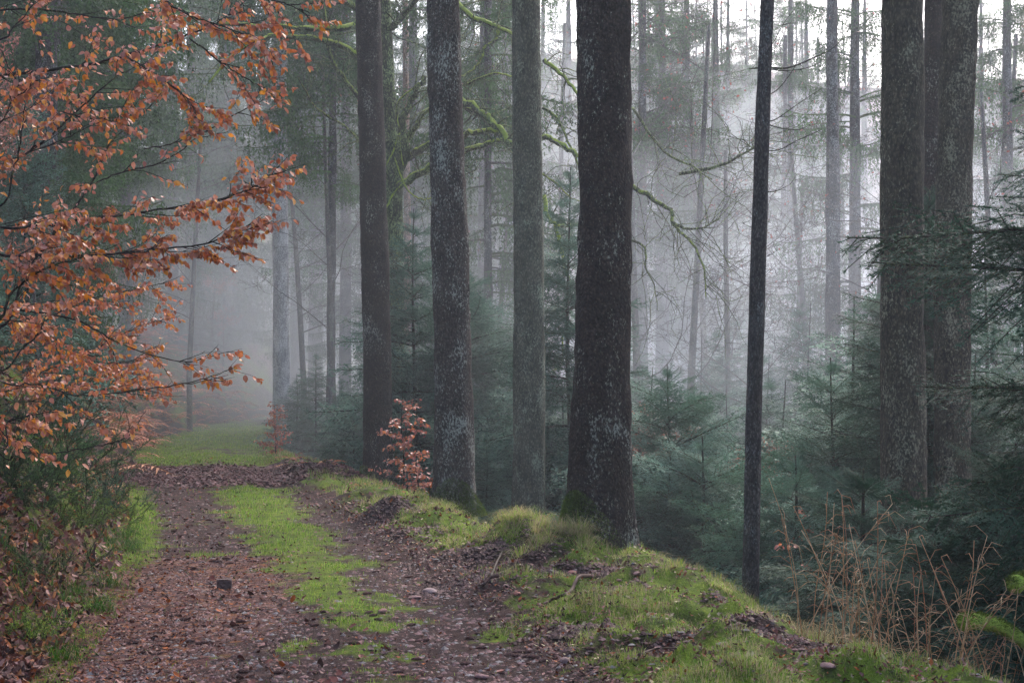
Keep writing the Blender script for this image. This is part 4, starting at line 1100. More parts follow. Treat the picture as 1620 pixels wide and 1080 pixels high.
# ------------------------------------------------------------------ bracken, shrubs on the bank
def frond_arr(g, L=0.7, col=(0.24, 0.10, 0.06)):
    n = 14; s = np.linspace(0, 1, n); a = g.uniform(.5, 1.1); P = np.stack([L * s * math.cos(a) * (1 + .2 * s), .03 * np.sin(s * 3), L * (s * math.sin(a) - .55 * s ** 2.2)], 1)
    geo = Geo(); v, t = prisms(P[:-1:3], P[1::3][:len(P[:-1:3])], .004, .003)
    vv = []; w0 = .26 * L
    for i in range(2, n):
        for sd in (-1, 1):
            l = w0 * math.sin(math.pi * min(1, (1 - s[i]) * .9 + .1)) ** .8 * g.uniform(.7, 1.1) + .015
            d = np.array([.35, sd, g.uniform(-.5, .1)]); d = d / np.linalg.norm(d)
            vv += [P[i] - [.018 * L / .7, 0, 0], P[i] + [.022 * L / .7, 0, 0], P[i] + d * l]
    vv = np.array(vv); geo.add(vv, np.arange(len(vv)).reshape(-1, 3), np.tile(col, (len(vv), 1)) * 1.0)
    v, t = tube(P, np.linspace(.006, .002, n), 3); geo.add(v, t, np.array(col) * .6)
    return geo.arrays()
g = np.random.default_rng(31)
FR = [frond_arr(g, .7, c) for c in ((0.34, 0.12, 0.07), (0.40, 0.15, 0.085), (0.26, 0.10, 0.065), (0.42, 0.20, 0.11))]
br = Geo(); n = 0
while n < 1500:
    y = 18 + 44 * g.random() ** .8; x = Lc(y) - g.uniform(.05, 5)
    if g.random() > ss(19, 30, y) * 1.0 + .12: continue
    br.addgeo(FR[g.integers(4)], rotz(g.uniform(-2.4, 1.2)) * g.uniform(.8, 1.7), np.array([x, y, gz(x, y)]), g.uniform(.9, 1.6)); n += 1
tag(link('bracken', br.mesh('bracken', [M_LITTER], False)), 'reddish brown dead bracken covering the bank left of the track', 'bracken', kind='stuff')
br = Geo(); FG = [frond_arr(g, .5, c) for c in ((.06, .12, .025), (.09, .15, .03), (.22, .12, .05))]
for i in range(300):
    y = g.uniform(8.5, 24); x = Lc(y) - g.uniform(.25, 2.6)
    br.addgeo(FG[g.integers(3)], rotz(g.uniform(0, 6.28)) * g.uniform(.5, 1.1), np.array([x, y, gz(x, y)]), g.uniform(.7, 1.3))
tag(link('ferns', br.mesh('ferns', [M_GRASS], False)), 'low green and browning ferns among the leaves on the left bank', 'ferns', kind='stuff')
br = Geo()
for i in range(60):
    y = g.uniform(27, 31.5); x = Cc(y) + g.uniform(-.6, .3)
    br.addgeo(FR[g.integers(4)], rotz(g.uniform(0, 6.28)) * g.uniform(.3, .65), np.array([x, y, gz(x, y)]), np.array([1.5, 1.3, 1.0]))
tag(link('bracken', br.mesh('bracken', [M_LITTER], False)), 'orange brown bracken tufts at the right verge just before the misty bend', 'bracken', kind='stuff')

def broom(x, y, H, n, label, seed, group=None, col=(0.055, 0.085, 0.025), name='heather_bush', cat='bush', spread=.45):
    g = np.random.default_rng(seed); z = gz(x, y) - .03
    o = thing(name, (x, y, z), label, cat, group); H = H * .62; spread = .95; p0, p1, tw = [], [], Geo()
    for k in range(int(n * .95)):
        a = g.uniform(0, 6.28); b = np.array([g.normal(0, .22), g.normal(0, .16), 0]); dr = nrm(np.array([math.cos(a) * spread, math.sin(a) * spread, 1.0]) * g.uniform(.3, 1, 3))
        ln = H * g.uniform(.55, 1.1); q = b
        for s in range(5):
            dr = nrm(dr + g.normal(0, .12, 3)); e = q + dr * ln / 5; p0.append(q); p1.append(e)
            for u in range(3):
                e2 = q + (e - q) * g.random(); d2 = nrm(dr + g.normal(0, .45, 3)); p0.append(e2); p1.append(e2 + d2 * ln * .16)
            q = e
    v, t = prisms(p0, p1, .003, .0015); tw.add(v, t, (0, 0, 0)); tag(link('stems', tw.mesh('stems', [M_TWIG_DARK], False), o), kind='stuff')
    v, t, idx = needles(p0, p1, 150, .028, .0060, 'round', g, .7)
    f = Geo(); f.add(v, t, np.repeat(np.array(col) * 1.35 * g.uniform(.45, 1.7, len(p0))[idx][:, None], 3, 0)); tag(link('foliage', f.mesh('foliage', [M_GRASS], False), o), kind='stuff')
def on_bank(px, py, dmin=8, dmax=40):
    d = np.arange(dmin, dmax, .05); x = (px - 810) * d / F; z = ground_z(x, d)
    i = int(np.argmax((CAM_Z - (py - HOR) * d / F <= z) & (x < Lc(d)))); return float(x[i]), float(d[i])
for i, (px, py, H, n, lb, c) in enumerate([
    (150, 800, .95, 40, 'rounded blue green bush on the bank above the grassy track edge', (0.045, 0.085, 0.045)),
    (95, 830, .75, 40, 'feathery green bush in the middle of the left bank', (0.075, 0.115, 0.028)),
    (175, 815, .45, 26, 'low yellow green bush at the lower edge of the bank beside the track', (0.12, 0.145, 0.03)),
    (40, 800, 1.0, 40, 'tall dark green bush beside the left edge of the picture', (0.035, 0.06, 0.022)),
    (30, 900, .5, 34, 'dark tangled bush low on the bank over the leaf litter', (0.05, 0.07, 0.025)),
    (120, 720, 1.1, 44, 'large soft green bush higher on the bank behind the others', (0.05, 0.10, 0.04)),
    (185, 745, .8, 30, 'olive bush where the green bank meets the brown bracken', (0.09, 0.10, 0.035)),
    (15, 760, 1.2, 46, 'dark green bush at the left edge above the curled leaves', (0.04, 0.075, 0.03)),
    (70, 760, .9, 46, 'mid green bush between the large soft bush and the left edge', (0.055, 0.10, 0.03)),
    (20, 1000, .35, 26, 'low mossy looking bush in the bottom left corner', (0.12, 0.17, 0.03)),
    (60, 690, 1.3, 44, 'dark bush under the lowest copper beech twigs', (0.03, 0.055, 0.025))]):
    x, y = on_bank(px, py); broom(x, y, H, n, lb, 500 + i, col=c)

# ------------------------------------------------------------------ grass, moss, litter on the ground
def blades(x, y, h, wd, lean, col, g, segs=2, droop=.6, ang=None):
    n = len(x); z = ground_z(x, y)
    a = g.uniform(0, 6.2832, n) if ang is None else ang; dr = np.stack([np.cos(a), np.sin(a), 0 * a], 1); sd = np.stack([-np.sin(a), np.cos(a), 0 * a], 1)
    b = np.stack([x, y, z - .005], 1); h = h[:, None]; ln = lean[:, None]; wd = wd[:, None] * .5
    m = b + dr * h * ln * .35 + np.array([0, 0, 1.0]) * h * .62
    e = b + dr * h * ln + np.array([0, 0, 1.0]) * h * (1 - .45 * droop * ln)
    v = np.stack([b - sd * wd, b + sd * wd, m - sd * wd * .8, m + sd * wd * .8, e], 1).reshape(-1, 3)
    k = np.arange(n)[:, None] * 5
    t = np.concatenate([k + [[0, 1, 3]], k + [[0, 3, 2]], k + [[2, 3, 4]]])
    c = np.repeat(col, 5, 0); return v, t, c

def scatter_ground(n, y0, y1, xfun, g, power=1.0):
    """random points, as many per picture area near as far"""
    u = g.random(n); y = 1 / (1 / y0 + u * (1 / y1 - 1 / y0)) if power == 1 else y0 * (y1 / y0) ** u
    lo, hi = xfun(y); return g.uniform(lo, hi), y
G1 = np.array([0.19, 0.34, 0.030]); G2 = np.array([0.34, 0.43, 0.07]); G3 = np.array([0.05, 0.14, 0.010]); ST = np.array([0.44, 0.35, 0.18])
def colmix(n, g, opts, p): 
    c = np.array(opts)[g.choice(len(opts), n, p=p)]; return c * g.uniform(.7, 1.3, (n, 1))
g = np.random.default_rng(91)
def patchy(x, y, s=5): return fbm(x * 3.1, y * 3.1, 101 + s, 3)
def grass_obj(name, parts, label):
    geo = Geo()
    for p in parts: geo.add(*p)
    return tag(link(name, geo.mesh(name, [M_GRASS], False)), label, 'grass', kind='stuff')
parts = []
x, y = scatter_ground(330000, 6.2, 60, lambda y: (Lc(y) - .2, Rc(y) + .2), g)
gw, lw = weights(x, y); keep = g.random(len(x)) < np.clip((gw - .42) * 1.7, 0.006, .85) * np.clip((patchy(x, y, 3) - .38) * 5, .06, 1) ; x, y = x[keep], y[keep]; n = len(x)
k = np.clip(y / 12, .8, 3)
parts.append(blades(x, y, g.uniform(.015, .05, n) * np.clip(k, 1, 1.6), .0028 * k, g.uniform(.2, 1.0, n), colmix(n, g, [G1, G2, G3, ST * .8], [.38, .28, .16, .18]), g))
grass_obj('grass', parts, 'short bright green grass strip growing along the middle of the track'); print('track blades', n)
parts = []
x, y = scatter_ground(240000, 6.4, 55, lambda y: (Rc(y) - .1, Cc(y) + 1.0), g)
gw, lw = weights(x, y); pt = patchy(x, y)
keep = g.random(len(x)) < np.clip((gw - .38) * 1.7, 0, .8) * np.clip((pt - .36) * 5, .10, 1); x, y, pt = x[keep], y[keep], pt[keep]; n = len(x); k = np.clip(y / 12, .8, 3)
tall = ss(.50, .68, pt)
h = g.uniform(.012, .036, n) + tall * g.uniform(.0, .09, n)
c = colmix(n, g, [G1 * .85, G2 * .85, G3, ST * .8], [.30, .26, .19, .25]); st = (g.random(n) < tall * .35)[:, None]; c = np.where(st, ST * g.uniform(.6, 1.1, (n, 1)), c)
parts.append(blades(x, y, h * np.clip(k, 1, 1.5), .0030 * k, g.uniform(.2, 1.3, n), c, g)); print('verge blades', n)
grass_obj('grass', parts, 'mossy green and straw coloured grass on the verge right of the track')
# straw tussocks on the mound
parts = []
for (mx, my, rr, n, hh, pst) in [(.12, 13.2, .5, 2200, .26, .65), (.50, 12.95, .3, 900, .30, .85), (-.2, 13.2, .3, 700, .16, .5), (1.05, 12.8, .30, 700, .18, .7), (-.85, 16.2, .3, 600, .2, .6), (-.55, 17.0, .3, 600, .25, .6),
                                 (1.55, 10.9, .2, 400, .16, .6), (1.9, 9.9, .25, 500, .2, .6), (2.3, 9.2, .3, 500, .2, .5), (1.3, 11.6, .15, 300, .15, .7), (.35, 9.75, .25, 500, .10, .35), (-1.5, 17.4, .3, 500, .12, .3), (.75, 9.0, .4, 600, .08, .3)]:
    nt = max(4, n // 70); tx = g.normal(mx, rr * .6, nt); ty = g.normal(my, rr * .5, nt); which = g.integers(0, nt, n); a_ = g.uniform(0, 6.28, n); r_ = np.abs(g.normal(0, .035, n))
    x = tx[which] + np.cos(a_) * r_; y = ty[which] + np.sin(a_) * r_; hs = g.uniform(.35, 1.1, nt)[which]
    parts.append(blades(x, y, hh * .8 * hs * g.uniform(.4, 1.1, n), np.full(n, .0032), g.uniform(.3, 2.2, n), colmix(n, g, [ST, ST * .7, G2, G1], [pst * .6, pst * .4, (1 - pst) * .5, (1 - pst) * .5]), g, droop=.9, ang=a_ + g.normal(0, .4, n)))
grass_obj('dry_grass', parts, 'straw coloured drooping grass tussocks on the mounds along the crest')
# long grass on the left bank
parts = []
cl = []
for i in range(45):
    y = 8.3 + 16 * g.random() ** 1.3; x = Lc(y) + .15 - abs(g.normal(0, .75)); cl.append((x, y))
for (cx_, cy_) in cl:
    n = int(g.uniform(60, 150)); x = g.normal(cx_, .06, n); y = g.normal(cy_, .06, n)
    parts.append(blades(x, y, g.uniform(.06, .22, n), np.full(n, .0048), g.uniform(.8, 2.4, n), colmix(n, g, [G3 * .7, G1 * .45, np.array([.04, .10, .02]), ST * .6], [.40, .22, .28, .10]), g, droop=.9))
x, y = scatter_ground(120000, 6.5, 26, lambda y: (Lc(y) - 3.2, Lc(y) + .3), g); kk = (patchy(x, y, 9) > .50) | (g.random(len(x)) < .06); x, y = x[kk], y[kk]; n = len(x)
parts.append(blades(x, y, g.uniform(.012, .035, n), np.full(n, .004), g.uniform(.2, 1.2, n), colmix(n, g, [G1 * .8, np.array([.20, .24, .03]), G3, ST * .6], [.25, .40, .25, .10]), g))
grass_obj('grass', parts, 'long arching dark green grass on the bank left of the track')

# crumbs: leaf litter, twigs and pebbles nobody could count
def litter(n, y0, y1, xf, dens, seed, name, label, cat, size=(.006, .023), cols=None, lift=.012, upright=.35):
    g = np.random.default_rng(seed); x, y = scatter_ground(n, y0, y1, xf, g); keep = g.random(n) < dens(x, y); x, y = x[keep], y[keep]; n = len(x)
    k = np.clip(y / 13, .85, 2.2); s = g.uniform(*size, n) * k; a = g.uniform(0, 6.28, n); z = ground_z(x, y) + lift * g.random(n) * k * .7
    u = np.stack([np.cos(a), np.sin(a), g.normal(0, upright, n)], 1) * s[:, None]
    v_ = np.stack([-np.sin(a), np.cos(a), g.normal(0, upright, n)], 1) * (s * g.uniform(.45, .7, n))[:, None]
    c0 = np.stack([x, y, z + .004], 1); bend = np.stack([0 * x, 0 * x, s * g.uniform(-.05, .45, n)], 1)
    v = np.stack([c0 - u + bend, c0 + v_ - u * .1, c0 + u + bend * .6, c0 - v_ - u * .1, c0], 1).reshape(-1, 3)
    kk = np.arange(n)[:, None] * 5
    t = np.concatenate([kk + [[0, 4, 1]], kk + [[1, 4, 2]], kk + [[2, 4, 3]], kk + [[3, 4, 0]]])
    cols = np.array(cols); c = cols[g.integers(0, len(cols), n)] * g.uniform(.6, 1.35, (n, 1))
    geo = Geo(); geo.add(v, t, np.repeat(c, 5, 0)); print(name, n)
    return tag(link(name, geo.mesh(name, [M_LITTER], False)), label, cat, kind='stuff')
LC = [(0.10, 0.032, 0.024), (0.15, 0.056, 0.045), (0.055, 0.019, 0.016), (0.23, 0.12, 0.10), (0.22, 0.058, 0.014), (0.030, 0.014, 0.012), (0.12, 0.044, 0.036)]
litter(112000, 6.2, 34, lambda y: (Lc(y) - .3, Rc(y) + .9), lambda x, y: (0.05 + .60 * weights(x, y)[1] ** 1.7) * (1 - .55 * np.exp(-((x - (Rc(y) + Sc(y)) / 2) / .28) ** 2)) * (1 - .62 * np.clip((weights(x, y)[0] - .4) * 2, 0, 1)), 3, 'leaf_litter', 'brown and pinkish fallen leaves and bark scraps strewn over the track', 'leaf litter', cols=LC)
litter(46000, 7, 26, lambda y: (Lc(y) - 2.8, Lc(y) + .1), lambda x, y: np.clip(.30 + .9 * ss(14, 8, y), 0, 1) * np.clip((fbm(x * 2, y * 2, 333, 3) - .33) * 5, .15, 1), 4, 'leaf_litter', 'reddish fallen leaves caught in the grass of the left bank', 'leaf litter', size=(.025, .045), cols=LC + [(0.33, 0.12, 0.04), (.30, .17, .13)], lift=.07, upright=.6)
litter(26000, 7, 20, lambda y: (Rc(y), Cc(y) + .2), lambda x, y: .35 + 0 * x, 14, 'leaf_litter', 'scattered brown leaf scraps on the green right verge', 'leaf litter', size=(.008, .024), cols=LC + [(.34, .27, .15)], lift=.04, upright=.5)
litter(64000, 24, 32, lambda y: (Lc(y) - .2, Cc(y) + .3), lambda x, y: np.exp(-(((y + .25 * (x + 5)) - 27.3) / 1.9) ** 2), 5, 'leaf_litter', 'dark purplish carpet of fallen leaves lying across the whole track', 'leaf litter', size=(.018, .036), cols=[(0.10, 0.036, 0.036), (0.14, 0.055, 0.052), (0.06, 0.024, 0.024), (0.20, 0.10, 0.10)], lift=.014, upright=.22)
def pebbles(n, seed):
    g = np.random.default_rng(seed); x, y = scatter_ground(n, 6.2, 24, lambda y: (Lc(y) + .3, Cc(y) + .2), g); gw, _ = weights(x, y); k = g.random(n) > gw * 1.2; x, y = x[k], y[k]; n = len(x)
    o8 = np.array([[1, 0, 0], [-1, 0, 0], [0, 1, 0], [0, -1, 0], [0, 0, 1], [0, 0, -1.]]); T = np.array([[0, 2, 4], [2, 1, 4], [1, 3, 4], [3, 0, 4], [2, 0, 5], [1, 2, 5], [3, 1, 5], [0, 3, 5]])
    s = (g.uniform(.3, 1, n) ** 3 * .022 + .004)[:, None, None] * np.stack([g.uniform(.7, 1.5, n), g.uniform(.7, 1.5, n), g.uniform(.3, .7, n)], 1)[:, None]
    v = o8[None] * s * g.uniform(.8, 1.2, (n, 6, 1)); a = g.uniform(0, 6.28, n); ca, sa = np.cos(a)[:, None], np.sin(a)[:, None]
    v = np.stack([v[..., 0] * ca - v[..., 1] * sa, v[..., 0] * sa + v[..., 1] * ca, v[..., 2]], -1) + np.stack([x, y, ground_z(x, y)], 1)[:, None]
    t = (np.arange(n)[:, None, None] * 6 + T[None]).reshape(-1, 3); c = np.array([[.16, .085, .075], [.22, .12, .11], [.09, .055, .05], [.2, .17, .16]])[g.integers(0, 4, n)]
    geo = Geo(); geo.add(v.reshape(-1, 3), t, np.repeat(c, 6, 0)); tag(link('gravel', geo.mesh('gravel', [M_STONE], False)), 'crumbs of red earth and small gravel on the track', 'gravel', kind='stuff')
pebbles(26000, 6)

def clods(n, seed):
    g = np.random.default_rng(seed); geo = Geo(); o8 = np.array([[1, 0, 0], [-1, 0, 0], [0, 1, 0], [0, -1, 0], [0, 0, 1], [0, 0, -1.], [.6, .6, .5], [-.6, -.6, .5]]); T = np.array([[0, 6, 4], [6, 2, 4], [2, 1, 4], [1, 7, 4], [7, 3, 4], [3, 0, 4], [0, 2, 6], [1, 3, 7]])
    xs_, ys_ = [], []
    for (mx, my, sx, sy, w_) in [(-.05, 12.75, .42, .18, 4), (.35, 11.9, .5, .2, 4), (-1.45, 16.9, .3, .2, 2), (1.05, 11.7, .4, .15, 3), (1.3, 8.55, .55, .18, 3), (.5, 9.3, .3, .12, 2), (-.5, 13.3, .4, .3, 2), (-.35, 11.6, .35, .3, 3), (1.7, 10.2, .3, .15, 1.5), (-1.0, 15.2, .3, .3, 1), (.9, 10.6, .3, .2, 1)]:
        k = int(n * w_ / 26); xs_.append(g.normal(mx, sx * .6, k)); ys_.append(g.normal(my, sy * .7, k))
    x = np.concatenate(xs_); y = np.concatenate(ys_); n = len(x); s = (g.random(n) ** 2.5 * .022 + .004)[:, None, None]
    v = o8[None] * s * g.uniform(.6, 1.4, (n, 8, 3)) * [1, 1, .7] + np.stack([x, y, ground_z(x, y) + s[:, 0, 0] * .2], 1)[:, None]
    c = np.array([[.10, .052, .044], [.13, .07, .06], [.06, .034, .028], [.17, .10, .085]])[g.integers(0, 4, n)]
    geo.add(v.reshape(-1, 3), (np.arange(n)[:, None, None] * 8 + T[None]).reshape(-1, 3), np.repeat(c, 8, 0)); tag(link('soil', geo.mesh('soil', [M_STONE], False)), 'crumbly reddish earth thrown up on the right verge', 'soil', kind='stuff')
clods(16000, 7)

# larger fallen leaves, one by one
g = np.random.default_rng(44)
pts = []
while len(pts) < 170:
    y = 7.3 + 5.0 * g.random() ** 1.2; x = g.uniform(Lc(y) - .5, Lc(y) + 2.2) if g.random() < .8 else g.uniform(Lc(y), Cc(y))
    if abs(x / y * F) > 800: continue
    pts.append((x, y))
LIT_ME = []
for i in range(8):
    v, t = leaf_arr(g, g.uniform(.06, .08), g.uniform(.042, .055), .9, g.uniform(.1, .6))
    LIT_ME.append(mk_mesh('leaf', v, t, np.tile(np.array(LC[i % 7]) * 1.35, (len(v), 1)), None, [M_LITTER]))
for (x, y) in pts:
    o = link('fallen_leaf', LIT_ME[g.integers(8)], None, (x, y, gz(x, y) + .012)); o.rotation_euler = (g.normal(0, .35), g.normal(0, .3), g.uniform(0, 6.28)); k = g.uniform(.75, 1.1); o.scale = (k, k, k)
    tag(o, 'curled brown beech leaf lying loose on the ground in front', 'leaf', 'single fallen leaves on the near ground')

# ------------------------------------------------------------------ stones, cones, roots
def rock_mesh(seed, flat=.5, col=(.20, .11, .10), cuts=2, block=0.0):
    g = np.random.default_rng(seed); import bmesh
    bm = bmesh.new(); bmesh.ops.create_icosphere(bm, subdivisions=cuts, radius=1)
    V_ = np.array([v.co[:] for v in bm.verts]); pl = nrm(g.normal(size=(9, 3))); dd_ = g.uniform(.62, .9, 9)
    if block: pl = np.vstack([pl, np.eye(3), -np.eye(3)]); dd_ = np.concatenate([dd_ + .15, np.full(6, .62)])
    for p, q in zip(pl, dd_):
        s = V_ @ p; V_ = V_ - np.maximum(s - q, 0)[:, None] * p
    V_ = V_ * [1, .75, flat] + g.normal(0, .02, V_.shape); T = np.array([[v.index for v in f.verts] for f in bm.faces]); bm.free()
    return mk_mesh('stone', V_, T, np.tile(col, (len(V_), 1)), None, [M_STONE], False)
def on_ground(px, py, dmin=6.5, dmax=40):
    d = np.arange(dmin, dmax, .03); x = (px - 810) * d / F; z = ground_z(x, d)
    i = int(np.argmax(CAM_Z - (py - HOR) * d / F <= z)); return float(x[i]), float(d[i]), float(z[i])
def stone(px, py, wpx, label, seed, flat=.5, col=(.20, .11, .10), group=None, block=0, rz=None, sink=.35):
    x, y, z = on_ground(px, py); s = wpx * y / F / 2; me = rock_mesh(seed, flat, col, 3 if block else 2, block)
    o = link('stone', me, None, (x, y, z + s * flat * (1 - sink))); o.scale = (s, s, s); o.rotation_euler = (0, 0, rz if rz is not None else seed * 1.3)
    return tag(o, label, 'stone', group)
stone(355, 931, 37, 'dark squarish stone block sitting alone on the track', 1, .62, (.085, .05, .045), block=1, rz=.2, sink=.3)
for i, (px, py, wp, fl, c, lb) in enumerate([
    (605, 971, 22, .5, (.27, .13, .11), 'rounded pinkish stone at the right rut, in front of the flat grey slab'),
    (681, 937, 36, .25, (.22, .15, .145), 'flat greyish slab lying across the right rut'),
    (657, 947, 24, .3, (.22, .12, .11), 'flat red stone just left of the greyish slab'),
    (905, 909, 22, .4, (.30, .12, .10), 'brick red stone on top of the soil patch left of the thickest trunk'),
    (800, 931, 11, .8, (.28, .17, .14), 'small tan upright stone in the bare earth of the mound'),
    (818, 943, 15, .5, (.30, .12, .09), 'orange red stone just below the tan upright stone'),
    (979, 920, 12, .5, (.30, .15, .13), 'pink stone under the foot of the thickest trunk'),
    (1008, 912, 15, .5, (.28, .15, .13), 'pink stone right of the foot of the thickest trunk'),
    (893, 1048, 24, .5, (.20, .12, .11), 'grey red stone in the verge grass near the lower edge'),
    (762, 1074, 25, .4, (.25, .13, .12), 'pale red stone half in the track at the lower edge'),
    (866, 976, 20, .25, (.24, .13, .11), 'flat red flake in the grass below the mound'),
    (1149, 1022, 22, .4, (.28, .15, .14), 'pink stone in the soil patch near the mossy edge'),
    (1027, 1060, 10, .6, (.30, .11, .11), 'small crimson stone in the bare earth near the lower edge'),
    (1310, 1060, 30, .35, (.22, .12, .11), 'flat reddish stone below the dry stalks')]):
    stone(px, py, wp, lb, 20 + i, fl, c)
g = np.random.default_rng(8)
for i in range(46):
    px, py = (g.uniform(600, 1000), g.uniform(925, 1000)) if i < 30 else (g.uniform(1050, 1350), g.uniform(1010, 1070))
    stone(px, py, g.uniform(5, 12), 'small red stone in the bare earth of the right verge', 60 + i % 9, g.uniform(.35, .6), (.24 * g.uniform(.7, 1.2), .12, .105), 'small red stones in the right verge')

def cone_mesh(seed):
    g = np.random.default_rng(seed); n, m = 17, 12; geo = Geo(); s = np.linspace(0, 1, n)
    r = .0155 * np.sin(np.pi * np.clip(s * .93 + .05, 0, 1)) ** .55; P = []
    A = np.arange(m) * 2 * np.pi / m
    for i in range(n):
        rr = r[i] * (1 + .22 * ((np.arange(m) + i) % 2)) * (1 + .08 * g.normal(size=m))
        P.append(np.stack([s[i] * .095 - .0475 + .006 * (((np.arange(m) + i) % 2)), rr * np.cos(A + i * .3), rr * np.sin(A + i * .3) + .004 * math.sin(s[i] * 3)], 1))
    v = np.concatenate(P); i = np.arange(n - 1)[:, None] * m; j = np.arange(m)[None]; k = (j + 1) % m
    a = (i + j).ravel(); b = (i + k).ravel(); t = np.concatenate([np.stack([a, b, b + m], 1), np.stack([a, b + m, a + m], 1)])
    c = np.tile(np.array([.10, .046, .036]), (len(v), 1)) * g.uniform(.6, 1.5, (len(v), 1)); geo.add(v, t, c)
    return geo.mesh('cone', [M_STONE], False)
CONES = [cone_mesh(i) for i in range(4)]
def cone(px, py, label, group, az):
    x, y, z = on_ground(px, py); o = link('spruce_cone', CONES[g.integers(4)], None, (x, y, z + .007)); o.rotation_euler = (g.uniform(0, 6), g.normal(0, .06), az + g.normal(0, .5)); k = g.uniform(.62, .92); o.scale = (k, k, k)
    tag(o, label, 'spruce cone', group)
for (px, py) in [(280, 975), (290, 981), (297, 980), (322, 991), (380, 985), (386, 969), (392, 977), (370, 969), (384, 994), (367, 1005), (475, 965), (512, 968), (497, 990), (488, 988), (210, 1018), (300, 1016), (333, 1018), (318, 1019), (385, 1063),
                 (396, 1070), (440, 1067), (447, 1016), (495, 1067), (380, 1080 - 7), (230, 1033), (130, 1024), (90, 1018), (248, 1035), (430, 1032), (525, 982), (583, 970), (357, 884), (400, 889), (303, 900), (418, 939), (560, 1020), (630, 1064), (658, 1044)]:
    cone(px, py, 'dark brown spruce cone lying on the left half of the track', 'cones on the left half of the track', g.uniform(-.5, .5))
for (px, py) in [(581, 940), (598, 981), (663, 1016), (671, 1014), (612, 1028), (650, 990), (676, 1040), (760, 1027), (738, 1052), (805, 1037), (820, 1034), (835, 1033), (818, 1038), (833, 1040), (843, 1042), (780, 989), (757, 1004), (743, 1012), (781, 980), (812, 1019), (696, 1073), (632, 1063), (860, 1046), (558, 976), (590, 975), (925, 1013), (933, 1027)]:
    cone(px, py, 'dark brown spruce cone lying on or beside the right rut', 'cones along the right rut', g.uniform(-.6, .6))
for i in range(30):
    py = g.uniform(800, 900); px = np.interp(py, [800, 900], [g.uniform(225, 400), g.uniform(225, 430)])
    cone(px, py, 'small dark cone far along the bare left rut', 'cones further along the left rut', g.uniform(-.6, .6))
for i in range(16):
    py = g.uniform(805, 930); px = np.interp(py, [800, 850, 930], [470, 540, 640]) + g.uniform(-22, 40)
    cone(px, py, 'small dark cone further along the right rut', 'cones further along the right rut', g.uniform(-.6, .6))
def stick(pts, r, label, name='root', cat='root', lift=.008, mat=None, col=(.060, .028, .022)):
    P = []
    for (px, py, h) in pts:
        x, y, z = on_ground(px, py); P.append([x, y, z + lift + h])
    P = smooth_pts(P, 5) + rng.normal(0, r * .12, (len(P) * 5 - 4, 3)); o0 = P[0].copy(); geo = Geo()
    v, t = tube(P - o0, np.linspace(r, r * .5, len(P)), 8, .12); geo.add(v, t, np.tile(col, (len(v), 1)))
    return tag(link(name, geo.mesh(name, [mat or M_STONE]), None, o0), label, cat)
M_ROOT = M_STONE
stick([(933, 917, .02), (915, 925, .03), (905, 938, .02), (892, 944, .01), (872, 951, 0), (858, 958, 0)], .017, 'curved brown root looping over the soil below the thickest trunk')
stick([(789, 916, .02), (775, 922, .03), (765, 930, .01), (758, 926, .0)], .016, 'short brown root at the lower edge of the mound')
stick([(775, 925, .0), (782, 905, .03), (795, 885, .04), (800, 870, .02)], .013, 'root climbing the bare face of the mound', col=(.05, .03, .02))
stick([(590, 1046, 0), (605, 1040, .01), (616, 1048, 0)], .004, 'thin bent twig on the leaf litter at the lower edge', 'twig', 'twig', .004)
stick([(1010, 1045, .02), (1040, 1035, .03), (1070, 1036, .02)], .008, 'dark twig over the bare earth near the lower edge', 'twig', 'twig')

# mossy dead log ends at the lower right
def mossy_log(pts, r, d, label, seed):
    P = smooth_pts([W(a, b, d + .12 * i) for i, (a, b) in enumerate(pts)], 6); o0 = P[0].copy(); g = np.random.default_rng(seed)
    prof = r * (1 - .25 * np.linspace(0, 1, len(P))) ; prof[0] = r * .55; prof[-1] *= .6
    geo = Geo(); v, t = tube(P - o0, prof, 16, .10, seed); c = np.zeros((len(v), 3)); c[:, 0] = .9; geo.add(v, t, c)
    o = tag(link('mossy_branch', geo.mesh('mossy_branch', [M_BEECH]), None, o0), label, 'branch')
    n = 9000; s = g.random(n) * (len(P) - 1); j = np.minimum(s.astype(int), len(P) - 2); q = (P - o0)[j] * (1 - s + j)[:, None] + (P - o0)[j + 1] * (s - j)[:, None]
    out = nrm(g.normal(size=(n, 3)) + [0, 0, .6]); rr = np.interp(s, range(len(P)), prof)[:, None]; b = q + out * rr * .95
    nd = nrm(out + g.normal(0, .6, (n, 3))); wv = nrm(np.cross(nd, g.normal(size=(n, 3)))); l = (g.uniform(.006, .030, n) * (0.5 + vn(s * 2.1, s * 0 + seed, 3)))[:, None]
    v = np.stack([b - wv * .002, b + wv * .002, b + nd * l], 1).reshape(-1, 3); gg = Geo(); gg.add(v, np.arange(3 * n).reshape(-1, 3), np.repeat(np.array([.075, .105, .014]) * g.uniform(.25, 1.8, (n, 1)), 3, 0))
    tag(link('moss', gg.mesh('moss', [M_GRASS], False), o), kind='stuff')
mossy_log([(1522, 984), (1545, 982), (1575, 988), (1605, 1004), (1640, 1030), (1680, 1060)], .052, 8.6, 'thick arching dead branch wrapped in bright moss among the dry stalks', 1)
mossy_log([(1602, 925), (1622, 918), (1660, 928), (1700, 960)], .055, 8.4, 'moss covered branch end at the right edge of the picture', 2)

